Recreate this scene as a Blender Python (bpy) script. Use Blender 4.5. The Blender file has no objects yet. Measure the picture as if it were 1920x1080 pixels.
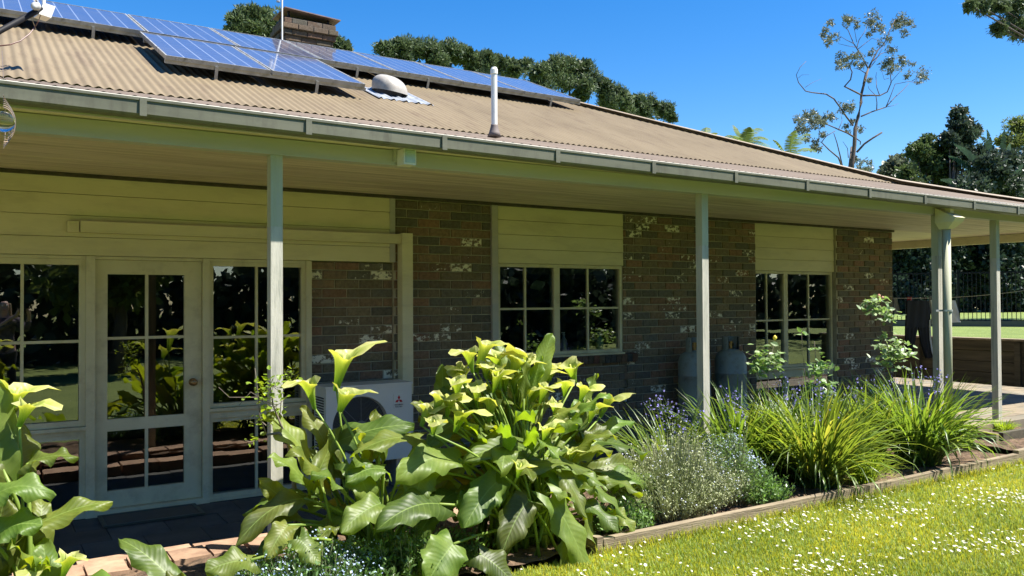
import bpy, math, random
import numpy as np
from math import sin, cos, tan, atan, pi, radians, sqrt
from mathutils import Vector, Matrix
SC = bpy.context.scene
# ---------------------------------------------------------------- camera
F = 1560.0; YAW = radians(32.6); PIT = atan(25/1560); ROLL = .0055; EYE = 1.68
_f = np.array([sin(YAW)*cos(PIT), cos(YAW)*cos(PIT), sin(PIT)])
_r = np.array([cos(YAW), -sin(YAW), 0.0]); _u = np.cross(_r, _f)
CR = _r*cos(ROLL)-_u*sin(ROLL); CU = _u*cos(ROLL)+_r*sin(ROLL); C0 = np.array([0, 0, EYE])
camd = bpy.data.cameras.new("camera"); cam = bpy.data.objects.new("camera", camd)
SC.collection.objects.link(cam); SC.camera = cam
camd.sensor_width = 36; camd.lens = F/1920*36; camd.clip_end = 2000; camd.clip_start = .05
cam.matrix_world = Matrix(((CR[0], CU[0], -_f[0], 0), (CR[1], CU[1], -_f[1], 0), (CR[2], CU[2], -_f[2], EYE), (0, 0, 0, 1)))
# ---------------------------------------------------------------- sky and sun
SUN_EL = radians(59.5); SUN_AZ = radians(48)          # azimuth from the facade normal towards +X
sd = np.array([cos(SUN_EL)*sin(SUN_AZ), -cos(SUN_EL)*cos(SUN_AZ), sin(SUN_EL)])
w = bpy.data.worlds.new("World"); SC.world = w; w.use_nodes = True
nt = w.node_tree; nt.nodes.clear()
sky = nt.nodes.new('ShaderNodeTexSky'); sky.sky_type = 'NISHITA'; sky.sun_disc = False
sky.sun_elevation = SUN_EL; sky.sun_rotation = math.atan2(sd[0], sd[1]); sky.altitude = 100
sky.air_density = 1.0; sky.dust_density = .3; sky.ozone_density = 3.0
hs = nt.nodes.new('ShaderNodeHueSaturation'); hs.inputs['Saturation'].default_value = 1.42; hs.inputs['Hue'].default_value = .506
bg = nt.nodes.new('ShaderNodeBackground'); bg.inputs['Strength'].default_value = .060
wo = nt.nodes.new('ShaderNodeOutputWorld')
nt.links.new(sky.outputs[0], hs.inputs['Color']); nt.links.new(hs.outputs[0], bg.inputs[0]); nt.links.new(bg.outputs[0], wo.inputs[0])
sl = bpy.data.lights.new("sun", 'SUN'); sl.energy = 3.8; sl.angle = radians(.5); sl.color = (1, .95, .86)
so = bpy.data.objects.new("sun", sl); SC.collection.objects.link(so)
so.rotation_euler = Vector(sd).to_track_quat('Z', 'Y').to_euler()
vs = SC.view_settings; vs.view_transform = 'Standard'; vs.look = 'None'; vs.gamma = 1; vs.exposure = 1.78
SC.cycles.max_bounces = 8; SC.cycles.transparent_max_bounces = 12
SC.cycles.caustics_reflective = False; SC.cycles.caustics_refractive = False

# ---------------------------------------------------------------- pixel <-> world helpers
def ray(x, y): return _f+CR*(x-960)/F-CU*(y-540)/F
def W(x, y, Y): d = ray(x, y); return C0+d*Y/d[1]
def WD(x, y, D): return C0+ray(x, y)*D
def WZ(x, y, z): d = ray(x, y); return C0+d*(z-EYE)/d[2]
rnd = random.Random(7); nr = np.random.RandomState(5)

# ---------------------------------------------------------------- mesh builder
ORG = {}
class MB:
    def __init__(s): s.v = []; s.f = []; s.c = []; s.u = []; s.n = 0
    def add(s, v, f, c=None, u=None):
        v = np.asarray(v, float).reshape(-1, 3); k = len(v)
        s.v.append(v); f = [np.asarray(f, int)+s.n] if isinstance(f, np.ndarray) else [tuple(i+s.n for i in q) for q in f]
        s.f.append(f)
        if c is None: c = (1, 1, 1, 1)
        c = np.asarray(c, float)
        if c.ndim == 1: c = np.tile(np.r_[c, 1][:4] if len(c) == 3 else c, (k, 1))
        s.c.append(c); s.u.append(np.zeros((k, 3)) if u is None else np.asarray(u, float)); s.n += k
        return s
    def box(s, x0, x1, y0, y1, z0, z1, c=None):
        v = [(x, y, z) for z in (z0, z1) for y in (y0, y1) for x in (x0, x1)]
        return s.add(v, [(0, 2, 3, 1), (4, 5, 7, 6), (0, 1, 5, 4), (2, 6, 7, 3), (0, 4, 6, 2), (1, 3, 7, 5)], c)
    def obox(s, o, ex, ey, ez, c=None):      # origin corner + three edge vectors
        o, ex, ey, ez = [np.asarray(q, float) for q in (o, ex, ey, ez)]
        v = [o+ex*i+ey*j+ez*k for k in (0, 1) for j in (0, 1) for i in (0, 1)]
        return s.add(v, [(0, 2, 3, 1), (4, 5, 7, 6), (0, 1, 5, 4), (2, 6, 7, 3), (0, 4, 6, 2), (1, 3, 7, 5)], c)
    def tube(s, pts, rad, n=8, c=None, cap=True):
        pts = [np.asarray(p, float) for p in pts]; m = len(pts)
        rad = [rad]*m if np.isscalar(rad) else rad
        V = []; ref = np.array([.13, .21, .97])
        for i, p in enumerate(pts):
            t = pts[min(i+1, m-1)]-pts[max(i-1, 0)]; t = t/(np.linalg.norm(t)+1e-9)
            a = np.cross(t, ref)
            if np.linalg.norm(a) < .25: a = np.cross(t, (1., 0, 0))
            a /= np.linalg.norm(a); b = np.cross(t, a)
            for k in range(n):
                q = 2*pi*k/n; V.append(p+rad[i]*(a*cos(q)+b*sin(q)))
        Fc = [(i*n+k, i*n+(k+1) % n, (i+1)*n+(k+1) % n, (i+1)*n+k) for i in range(m-1) for k in range(n)]
        if cap: Fc += [tuple(range(n))[::-1], tuple((m-1)*n+k for k in range(n))]
        return s.add(V, Fc, c)
    def lathe(s, o, prof, n=24, c=None, ax=(0, 0, 1), cap=True):
        ax = Vector(ax); q = ax.to_track_quat('Z', 'Y'); V = []
        for r, z in prof:
            for k in range(n):
                a = 2*pi*k/n; p = q @ Vector((r*cos(a), r*sin(a), z)); V.append((o[0]+p[0], o[1]+p[1], o[2]+p[2]))
        m = len(prof)
        Fc = [(i*n+k, i*n+(k+1) % n, (i+1)*n+(k+1) % n, (i+1)*n+k) for i in range(m-1) for k in range(n)]
        if cap: Fc += [tuple(range(n))[::-1], tuple((m-1)*n+k for k in range(n))]
        return s.add(V, Fc, c)
    def grid(s, P, c=None, u=None, closed=False):      # P: (rows, cols, 3)
        P = np.asarray(P, float); r, q = P.shape[:2]
        I = np.arange(r*q).reshape(r, q)
        Fc = np.stack([I[:-1, :-1], I[:-1, 1:], I[1:, 1:], I[1:, :-1]], -1).reshape(-1, 4)
        return s.add(P.reshape(-1, 3), Fc, None if c is None else c, u)
    def build(s, name, m, parent=None, smooth=False, **tags):
        org = ORG.get(parent.name, np.zeros(3)) if parent else np.zeros(3)
        V = (np.vstack(s.v)-org) if s.v else np.zeros((0, 3))
        me = bpy.data.meshes.new(name)
        lens = []; idx = []
        for g in s.f:
            if len(g) == 1 and isinstance(g[0], np.ndarray):
                a = g[0]; lens.append(np.full(len(a), a.shape[1])); idx.append(a.ravel())
            else:
                lens.append(np.array([len(q) for q in g])); idx.append(np.array([i for q in g for i in q]))
        lens = np.concatenate(lens).astype(np.int32); idx = np.concatenate(idx).astype(np.int32)
        me.vertices.add(len(V)); me.vertices.foreach_set('co', V.astype(np.float32).ravel())
        me.loops.add(len(idx)); me.loops.foreach_set('vertex_index', idx)
        me.polygons.add(len(lens)); st = np.r_[0, np.cumsum(lens)[:-1]].astype(np.int32)
        me.polygons.foreach_set('loop_start', st); me.polygons.foreach_set('loop_total', lens)
        me.polygons.foreach_set('use_smooth', np.full(len(lens), bool(smooth)))
        me.update(calc_edges=True); me.validate()
        if len(me.vertices) == len(V):
            a = me.attributes.new('Col', 'FLOAT_COLOR', 'POINT'); a.data.foreach_set('color', np.vstack(s.c).astype(np.float32).ravel())
            a = me.attributes.new('LUV', 'FLOAT_VECTOR', 'POINT'); a.data.foreach_set('vector', np.vstack(s.u).astype(np.float32).ravel())
        me.materials.append(m)
        o = bpy.data.objects.new(name, me); SC.collection.objects.link(o)
        if parent: o.parent = parent
        ORG[o.name] = org
        for k, v in tags.items(): o[k] = v
        return o
def thing(name, label, cat, loc=(0, 0, 0), group=None):
    o = bpy.data.objects.new(name, None); SC.collection.objects.link(o); o.empty_display_size = .1
    o.location = loc; o['label'] = label; o['category'] = cat
    if group: o['group'] = group
    ORG[o.name] = np.array(loc, float); return o
def copy_thing(o, loc, label=None):
    r = o.copy(); SC.collection.objects.link(r); r.location = loc
    if label: r['label'] = label
    for ch in list(o.children):
        c = ch.copy(); SC.collection.objects.link(c); c.parent = r
        for g in list(ch.children):
            d = g.copy(); SC.collection.objects.link(d); d.parent = c
    return r

# ---------------------------------------------------------------- materials
def newmat(name):
    m = bpy.data.materials.new(name); m.use_nodes = True; n = m.node_tree; n.nodes.clear()
    out = n.nodes.new('ShaderNodeOutputMaterial'); return m, n, out
def N(n, t, **k):
    o = n.nodes.new(t)
    for a, b in k.items():
        if a.startswith('i_'):
            key = a[2:].replace('_', ' '); o.inputs[key].default_value = b
        else: setattr(o, a, b)
    return o
def L(n, a, b): n.links.new(a, b)
def coords(n, scale=(1, 1, 1)):
    tc = N(n, 'ShaderNodeTexCoord'); mp = N(n, 'ShaderNodeMapping'); mp.inputs['Scale'].default_value = scale
    L(n, tc.outputs['Object'], mp.inputs['Vector']); return mp.outputs[0]
def noise(n, vec, sc, det=4, rough=.6, dist=0):
    t = N(n, 'ShaderNodeTexNoise'); t.inputs['Scale'].default_value = sc; t.inputs['Detail'].default_value = det
    t.inputs['Roughness'].default_value = rough; t.inputs['Distortion'].default_value = dist
    L(n, vec, t.inputs['Vector']); return t.outputs['Fac']
def ramp(n, fac, *st):
    r = N(n, 'ShaderNodeValToRGB'); e = r.color_ramp.elements
    while len(e) < len(st): e.new(.5)
    for k, (p, c) in enumerate(st): e[k].position = p; e[k].color = (*c, 1) if len(c) == 3 else c
    L(n, fac, r.inputs['Fac']); return r.outputs['Color']
def mix(n, a, b, fac, mode='MIX'):
    m = N(n, 'ShaderNodeMix', data_type='RGBA', blend_type=mode)
    for k, v in ((6, a), (7, b)):
        if isinstance(v, tuple): m.inputs[k].default_value = (*v, 1)
        else: L(n, v, m.inputs[k])
    if isinstance(fac, (int, float)): m.inputs[0].default_value = fac
    else: L(n, fac, m.inputs[0])
    return m.outputs[2]
def bump(n, h, st, dist=.01, prev=None):
    b = N(n, 'ShaderNodeBump'); b.inputs['Strength'].default_value = st; b.inputs['Distance'].default_value = dist
    L(n, h, b.inputs['Height'])
    if prev is not None: L(n, prev, b.inputs['Normal'])
    return b.outputs[0]
def surf(name, c1, c2, sc=3, rough=.6, st=(1, 1, 1), bmp=.2, bd=.004, attr=False, fine=40, metal=0, lo=.35, hi=.65, spec=.4, dirt=None):
    m, n, out = newmat(name); v = coords(n, st)
    col = ramp(n, noise(n, v, sc, 6), (lo, c1), (hi, c2))
    if dirt:
        v2 = coords(n, dirt[2] if len(dirt) > 2 else (1, 1, 1))
        col = mix(n, col, dirt[0], ramp(n, noise(n, v2, dirt[1], 8, .7), (.5, (0, 0, 0)), (.75, (1, 1, 1))))
    if attr:
        a = N(n, 'ShaderNodeAttribute', attribute_name='Col'); col = mix(n, col, a.outputs['Color'], 1.0, 'MULTIPLY')
    p = N(n, 'ShaderNodeBsdfPrincipled'); p.inputs['Roughness'].default_value = rough; p.inputs['Metallic'].default_value = metal
    p.inputs['Specular IOR Level'].default_value = spec
    L(n, col, p.inputs['Base Color'])
    if bmp: L(n, bump(n, noise(n, v, fine, 5), bmp, bd), p.inputs['Normal'])
    L(n, p.outputs[0], out.inputs[0]); return m
def leafm(name, c1, c2, tr=.35, tcol=None, rough=.45, sc=6, vein=0, spec=.35):
    m, n, out = newmat(name); v = coords(n)
    col = ramp(n, noise(n, v, sc, 3), (.35, c1), (.65, c2))
    a = N(n, 'ShaderNodeAttribute', attribute_name='Col'); col = mix(n, col, a.outputs['Color'], 1.0, 'MULTIPLY')
    p = N(n, 'ShaderNodeBsdfPrincipled'); p.inputs['Roughness'].default_value = rough; p.inputs['Specular IOR Level'].default_value = spec
    t = N(n, 'ShaderNodeBsdfTranslucent'); tc = tcol or tuple(min(1, 1.9*x) for x in c2)
    ta = mix(n, tc, a.outputs['Color'], 1.0, 'MULTIPLY'); L(n, ta, t.inputs['Color'])
    if vein:
        lu = N(n, 'ShaderNodeAttribute', attribute_name='LUV'); sp = N(n, 'ShaderNodeSeparateXYZ'); L(n, lu.outputs['Vector'], sp.inputs[0])
        ab = N(n, 'ShaderNodeMath', operation='ABSOLUTE'); L(n, sp.outputs[0], ab.inputs[0])
        m1 = N(n, 'ShaderNodeMath', operation='MULTIPLY'); L(n, ab.outputs[0], m1.inputs[0]); m1.inputs[1].default_value = -.22
        s1 = N(n, 'ShaderNodeMath', operation='ADD'); L(n, sp.outputs[1], s1.inputs[0]); L(n, m1.outputs[0], s1.inputs[1])
        m2 = N(n, 'ShaderNodeMath', operation='MULTIPLY'); L(n, s1.outputs[0], m2.inputs[0]); m2.inputs[1].default_value = 75
        s2 = N(n, 'ShaderNodeMath', operation='SINE'); L(n, m2.outputs[0], s2.inputs[0])
        nz = noise(n, v, 30, 3); ad = N(n, 'ShaderNodeMath', operation='ADD'); L(n, s2.outputs[0], ad.inputs[0]); L(n, nz, ad.inputs[1])
        L(n, bump(n, ad.outputs[0], vein, .004), p.inputs['Normal'])
        mr = ramp(n, ab.outputs[0], (.01, (.7, .7, .7)), (.045, (0, 0, 0))); 
        col = mix(n, col, tuple(min(1, x*1.6+.01) for x in c2), mr)
        vl = ramp(n, s2.outputs[0], (.8, (0, 0, 0)), (1.0, (.18, .18, .18))); col = mix(n, col, tuple(min(1, x*1.8) for x in c2), vl)
    L(n, col, p.inputs['Base Color'])
    ms = N(n, 'ShaderNodeMixShader'); ms.inputs[0].default_value = tr; L(n, p.outputs[0], ms.inputs[1]); L(n, t.outputs[0], ms.inputs[2])
    L(n, ms.outputs[0], out.inputs[0]); return m
def plain(name, c, rough=.5, metal=0, spec=.5):
    return surf(name, tuple(x*.88 for x in c), c, 8, rough, bmp=.08, metal=metal, spec=spec)
M = {}
M['cream'] = surf('cream_paint', (.64, .59, .38), (.72, .665, .44), 1.2, .55, (.6, 1, 3), .15, .003, dirt=((.52, .47, .32), 2.5, (.5, 1, 2)))
M['frame'] = surf('frame_paint', (.56, .525, .34), (.65, .61, .41), 2, .5, (1, 1, 1), .1, .002, dirt=((.42, .38, .25), 5))
M['roof'] = surf('roof_steel', (.172, .134, .083), (.208, .164, .103), 1.5, .62, (1, .35, 1), .1, .003, dirt=((.13, .095, .062), 3.2, (2.2, .35, 1)), attr=True, spec=.2)
M['roof_low'] = surf('roof_steel_weathered', (.16, .124, .092), (.196, .154, .116), 2, .7, (1, .5, 1), .15, .003, attr=True, dirt=((.10, .075, .06), 5, (2, .6, 1)), spec=.2)
M['gutter'] = surf('gutter_green', (.115, .118, .085), (.155, .155, .115), 3, .45, (.5, 1, 4), .1, .002, dirt=((.085, .08, .06), 4, (2, 1, .6)))
M['beam'] = surf('beam_green', (.40, .40, .40), (.48, .455, .40), 1.6, .5, (.35, 1, 5), .15, .003, dirt=((.38, .41, .36), 3, (.4, 1, 2)))
M['soffit'] = surf('soffit_boards', (.52, .45, .36), (.74, .65, .53), 2.5, .6, (.25, 6, 1), .35, .006, fine=12, dirt=((.32, .25, .17), 3, (.2, 4, 1)))
M['post'] = surf('weathered_post', (.38, .37, .31), (.50, .48, .41), 6, .75, (3, 3, .35), .5, .005, fine=50, dirt=((.17, .18, .15), 9, (4, 4, .3)))
M['postgreen'] = surf('post_green', (.36, .37, .255), (.44, .44, .31), 5, .65, (3, 3, .3), .4, .004, fine=40, dirt=((.4, .4, .33), 7, (4, 4, .3)))
M['black'] = plain('black_paint', (.010, .010, .012), .6, spec=.2)
M['white'] = plain('white_plastic', (.75, .75, .72), .4)
M['offwhite'] = plain('aged_white_metal', (.52, .52, .48), .5)
M['ac'] = surf('ac_casing', (.60, .63, .58), (.66, .69, .64), 2, .45, bmp=.03)
M['dark'] = plain('dark_void', (.015, .015, .018), .7)
M['red'] = plain('red_print', (.5, .02, .03), .5)
M['galv'] = surf('galvanised', (.42, .44, .46), (.62, .64, .66), 15, .35, bmp=.1, metal=.7)
M['alu'] = surf('aluminium_frame', (.28, .28, .27), (.42, .42, .40), 8, .4, bmp=.05, metal=.3, dirt=((.12, .115, .07), 9))
M['lead'] = surf('lead_flashing', (.22, .24, .27), (.36, .39, .43), 10, .5, bmp=.4, metal=.2)
M['dome'] = surf('vent_dome', (.27, .25, .22), (.38, .36, .32), 9, .5, bmp=.1, dirt=((.3, .26, .22), 14))
M['gas'] = surf('gas_cylinder', (.19, .24, .225), (.25, .29, .275), 4, .45, bmp=.1, dirt=((.12, .1, .08), 8))
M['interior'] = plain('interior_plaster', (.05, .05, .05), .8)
M['brass'] = plain('brass', (.35, .22, .1), .35, .8)
M['cloth_black'] = plain('black_cloth', (.012, .012, .016), .9)
M['cloth_white'] = plain('white_cloth', (.7, .7, .7), .9)
M['timber'] = surf('sleeper', (.18, .14, .09), (.30, .245, .16), 4, .85, (.4, 3, 6), .6, .01, fine=18, dirt=((.1, .075, .05), 6, (.5, 2, 3)))
M['sleeper_dark'] = surf('retaining_timber', (.05, .045, .03), (.095, .083, .055), 3, .85, (4, .5, 5), .5, .01, fine=15)
M['soil'] = surf('mulch', (.07, .045, .028), (.20, .13, .08), 14, .95, bmp=1, bd=.03, fine=45)
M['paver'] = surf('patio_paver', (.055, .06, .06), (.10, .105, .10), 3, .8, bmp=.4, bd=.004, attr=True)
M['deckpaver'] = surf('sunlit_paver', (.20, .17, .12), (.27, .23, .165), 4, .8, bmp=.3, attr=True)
M['redbrick'] = surf('edging_brick', (.25, .16, .11), (.36, .25, .17), 10, .85, bmp=.5, attr=True)
M['cane'] = surf('woody_stem', (.12, .09, .07), (.22, .18, .15), 20, .85, (1, 1, .2), .5, .004)
M['bark'] = surf('gum_bark', (.06, .045, .038), (.13, .105, .09), 4, .85, (2, 2, .4), .6, .02)
M['stem'] = leafm('green_stem', (.13, .20, .04), (.22, .30, .06), .15)
M['arum'] = leafm('arum_leaf', (.075, .135, .025), (.15, .215, .05), .42, (.36, .50, .015), .45, 7, vein=.11, spec=.4)
M['spathe'] = leafm('arum_spathe', (.38, .46, .09), (.50, .55, .20), .42, (.62, .68, .06), .4, 12, vein=.2)
M['strap'] = leafm('strap_leaf', (.075, .14, .035), (.135, .205, .055), .4, (.34, .46, .05), .35, 6)
M['greyleaf'] = leafm('grey_leaf', (.20, .23, .15), (.30, .33, .22), .2, (.3, .38, .15), .7, 10)
M['roseleaf'] = leafm('rose_leaf', (.14, .20, .10), (.22, .28, .15), .3, (.3, .45, .1), .38, 10, spec=.6)
M['treeleaf'] = leafm('tree_leaf', (.035, .06, .02), (.075, .11, .035), .25, None, .5, .6)
M['pine'] = leafm('pine_needles', (.045, .075, .035), (.11, .15, .065), .15, None, .6, .5)
M['gumleaf'] = leafm('gum_leaf', (.065, .085, .05), (.12, .14, .085), .25, None, .4, 1)
M['fern'] = leafm('tree_fern_frond', (.10, .15, .05), (.17, .215, .075), .4, (.24, .32, .07), .5, 3)
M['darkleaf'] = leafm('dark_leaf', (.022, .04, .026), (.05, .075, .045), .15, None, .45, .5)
M['grass'] = leafm('grass_blade', (.145, .25, .035), (.215, .325, .06), .42, (.60, .66, .06), .5, 1.2)
M['petal'] = leafm('petal', (.8, .8, .8), (.9, .9, .9), .3, (.8, .8, .8), .6)
M['skin'] = plain('skin', (.5, .32, .24), .5)

def lawn_mat(name, yellow=False):
    m, n, out = newmat(name); v = coords(n)
    a = ramp(n, noise(n, v, 1.3, 5), (.35, (.145, .205, .035)), (.65, (.21, .275, .055)))
    b = ramp(n, noise(n, v, 60, 4), (.3, (.4, .4, .4)), (.7, (1.25, 1.25, 1.25))); c = mix(n, a, b, .8, 'MULTIPLY')
    vo = N(n, 'ShaderNodeTexVoronoi'); vo.inputs['Scale'].default_value = 9; L(n, v, vo.inputs['Vector'])
    d = ramp(n, vo.outputs['Distance'], (.05, (1, 1, 1)), (.11, (0, 0, 0)))
    pn = ramp(n, noise(n, v, .9, 2), (.5, (0, 0, 0)), (.6, (1, 1, 1))); k = mix(n, d, pn, 1.0, 'MULTIPLY')
    c = mix(n, c, (.75, .62, .1) if yellow else (.75, .75, .68), k)
    p = N(n, 'ShaderNodeBsdfPrincipled'); p.inputs['Roughness'].default_value = .9; L(n, c, p.inputs['Base Color'])
    L(n, bump(n, noise(n, v, 90, 3), .8, .03), p.inputs['Normal']); L(n, p.outputs[0], out.inputs[0]); return m
M['lawn'] = lawn_mat('lawn_ground'); M['lawn2'] = lawn_mat('lawn_ground_yellow', True)
def turf_mat():
    m, n, out = newmat('turf_base'); v = coords(n)
    c = ramp(n, noise(n, v, 40, 5), (.3, (.09, .11, .02)), (.7, (.24, .28, .05)))
    p = N(n, 'ShaderNodeBsdfPrincipled'); p.inputs['Roughness'].default_value = .95; L(n, c, p.inputs['Base Color']); L(n, p.outputs[0], out.inputs[0]); return m
M['turf'] = turf_mat()
def brick_mat():
    m, n, out = newmat('old_brick'); v = coords(n)
    a = N(n, 'ShaderNodeAttribute', attribute_name='Col')
    c = mix(n, a.outputs['Color'], ramp(n, noise(n, v, 28, 6, .7), (.3, (.55, .55, .55)), (.7, (1.3, 1.3, 1.3))), 1.0, 'MULTIPLY')
    mott = ramp(n, noise(n, v, 7, 6, .7), (.55, (0, 0, 0)), (.72, (1, 1, 1))); c = mix(n, c, (.13, .125, .11), mix(n, mott, (.6, .6, .6), 1.0, 'MULTIPLY'))
    nz = noise(n, coords(n, (1, 1, 1.4)), 17, 5, .6)
    s = N(n, 'ShaderNodeMath', operation='ADD'); L(n, nz, s.inputs[0]); L(n, a.outputs['Alpha'], s.inputs[1])
    wm = ramp(n, s.outputs[0], (.94, (0, 0, 0)), (1.0, (1, 1, 1)))
    c = mix(n, c, (.78, .75, .62), wm)
    p = N(n, 'ShaderNodeBsdfPrincipled'); p.inputs['Roughness'].default_value = .88; L(n, c, p.inputs['Base Color'])
    L(n, bump(n, noise(n, v, 60, 6, .7), .7, .006), p.inputs['Normal']); L(n, p.outputs[0], out.inputs[0]); return m
M['brick'] = brick_mat()
M['mortar'] = surf('mortar', (.36, .32, .23), (.46, .42, .31), 12, .95, bmp=.6, bd=.006)
def glass_mat(name, tint=(.7, .75, .75), base=.10, scale=1.0):
    m, n, out = newmat(name)
    fr = N(n, 'ShaderNodeFresnel'); fr.inputs['IOR'].default_value = 1.5
    mu = N(n, 'ShaderNodeMath', operation='MULTIPLY_ADD'); L(n, fr.outputs[0], mu.inputs[0]); mu.inputs[1].default_value = 1.5*scale; mu.inputs[2].default_value = base
    g = N(n, 'ShaderNodeBsdfGlossy'); g.inputs['Roughness'].default_value = .0; g.inputs['Color'].default_value = (1, 1, 1, 1)
    v = coords(n); L(n, bump(n, noise(n, v, 2.2, 1), .05, .02), g.inputs['Normal'])
    t = N(n, 'ShaderNodeBsdfTransparent'); t.inputs['Color'].default_value = (*tint, 1)
    ms = N(n, 'ShaderNodeMixShader'); L(n, mu.outputs[0], ms.inputs[0]); L(n, t.outputs[0], ms.inputs[1]); L(n, g.outputs[0], ms.inputs[2])
    L(n, ms.outputs[0], out.inputs[0]); return m
M['glass'] = glass_mat('window_glass')
def pv_mat():
    m, n, out = newmat('solar_cells'); v = coords(n)
    lu = N(n, 'ShaderNodeAttribute', attribute_name='LUV')
    vo = N(n, 'ShaderNodeTexVoronoi'); vo.inputs['Scale'].default_value = 26; L(n, v, vo.inputs['Vector'])
    c = mix(n, (.030, .05, .16), (.055, .085, .24), vo.outputs['Color'])
    c = mix(n, c, (.15, .15, .18), ramp(n, noise(n, v, 3, 6, .7), (.3, (.4, .4, .4)), (.72, (.95, .95, .95))))
    sp = N(n, 'ShaderNodeSeparateXYZ'); L(n, lu.outputs['Vector'], sp.inputs[0])
    def line(src, k, wd):
        a = N(n, 'ShaderNodeMath', operation='MULTIPLY'); L(n, src, a.inputs[0]); a.inputs[1].default_value = k
        b = N(n, 'ShaderNodeMath', operation='FRACT'); L(n, a.outputs[0], b.inputs[0])
        d = N(n, 'ShaderNodeMath', operation='SUBTRACT'); L(n, b.outputs[0], d.inputs[0]); d.inputs[1].default_value = .5
        e = N(n, 'ShaderNodeMath', operation='ABSOLUTE'); L(n, d.outputs[0], e.inputs[0])
        return ramp(n, e.outputs[0], (.5-wd*1.4, (0, 0, 0)), (.5-wd*.7, (1, 1, 1)))
    c = mix(n, c, (.5, .54, .62), line(sp.outputs[0], 6, .028)); c = mix(n, c, (.25, .29, .42), mix(n, line(sp.outputs[1], 9, .02), (.5, .5, .5), 1., 'MULTIPLY'))
    p = N(n, 'ShaderNodeBsdfPrincipled'); p.inputs['Roughness'].default_value = .12; L(n, c, p.inputs['Base Color'])
    p.inputs['Coat Weight'].default_value = .6; p.inputs['Coat Roughness'].default_value = .05
    L(n, p.outputs[0], out.inputs[0]); return m
M['pv'] = pv_mat()

# ================================================================ the setting
LZ = .10      # lawn level
def sheet(name, m, pts, z, **k):
    b = MB(); b.add([(x, y, z) for x, y in pts], [tuple(range(len(pts)))]); return b.build(name, m, kind='structure', **k)
sheet('ground', M['turf'], [(-150, -150), (150, -150), (150, 200), (-150, 200)], -.35)
sheet('lawn', M['lawn'], [(-1.0, -30), (60, -30), (60, 4.1), (-1.0, 4.1)], LZ)
sheet('lawn', M['lawn2'], [(-60, -30), (-1.0, -30), (-1.0, 4.1), (-60, 4.1)], LZ+.002)
# garden bed soil, bumpy
def soil(x0, x1, y0, y1, z, nm='garden_soil'):
    gx = np.arange(x0, x1+.01, .08); gy = np.linspace(y0, y1, max(4, int((y1-y0)/.08)))
    X, Y = np.meshgrid(gx, gy); Z = z+.03*nr.rand(*X.shape)
    b = MB(); b.grid(np.stack([X, Y, Z], -1)); return b.build(nm, M['soil'], kind='structure')
soil(-8, 8.6, 4.14, 5.52, LZ+.02)
soil(8.6, 15.2, 4.24, 5.0, .17)
# paving
def pavers(name, mt, x0, x1, y0, y1, z, sx, sy, th=.04, jit=.25, gap=.006):
    b = MB(); r = 0; y = y0
    while y < y1-1e-6:
        x = x0-(sx/2 if r % 2 else 0)
        while x < x1:
            a, c = max(x, x0), min(x+sx, x1)
            if c-a > .03:
                k = 1-jit*rnd.random(); dz = rnd.uniform(-.002, .002); t = rnd.uniform(-.06, .06)
                b.box(a+gap/2, c-gap/2, y+gap/2, min(y+sy, y1)-gap/2, z-th, z+dz, (k*(1+t), k, k*(1-t)))
            x += sx
        y += sy; r += 1
    return b.build(name, mt, kind='structure')
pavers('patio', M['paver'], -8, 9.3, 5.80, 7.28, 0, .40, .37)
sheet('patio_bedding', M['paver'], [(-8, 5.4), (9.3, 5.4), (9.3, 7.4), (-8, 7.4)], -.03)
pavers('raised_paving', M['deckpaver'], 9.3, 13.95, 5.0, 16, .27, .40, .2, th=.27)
# brick steps between the sunk patio and the garden
st = thing('brick_steps', 'sunlit red brick edging steps between dark patio and flower bed', 'steps', (0, 5.7, 0))
for nm, (ya, yb, z) in enumerate([(5.52, 5.78, .10), (5.25, 5.48, .16)]):
    b = MB(); x = -8
    while x < 3.6:
        l = .23 if nm else .34; k = rnd.uniform(.75, 1.1)
        t = rnd.uniform(-.015, .015)
        b.obox((x+.006, ya+t, 0), (l-rnd.uniform(.01, .03), rnd.uniform(-.03, .03), 0), (0, yb-ya, 0), (0, 0, z+rnd.uniform(-.014, .012)), (k*1.05, k, k*.95)); x += l
    b.build('brick_course', M['redbrick'], st)

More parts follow.
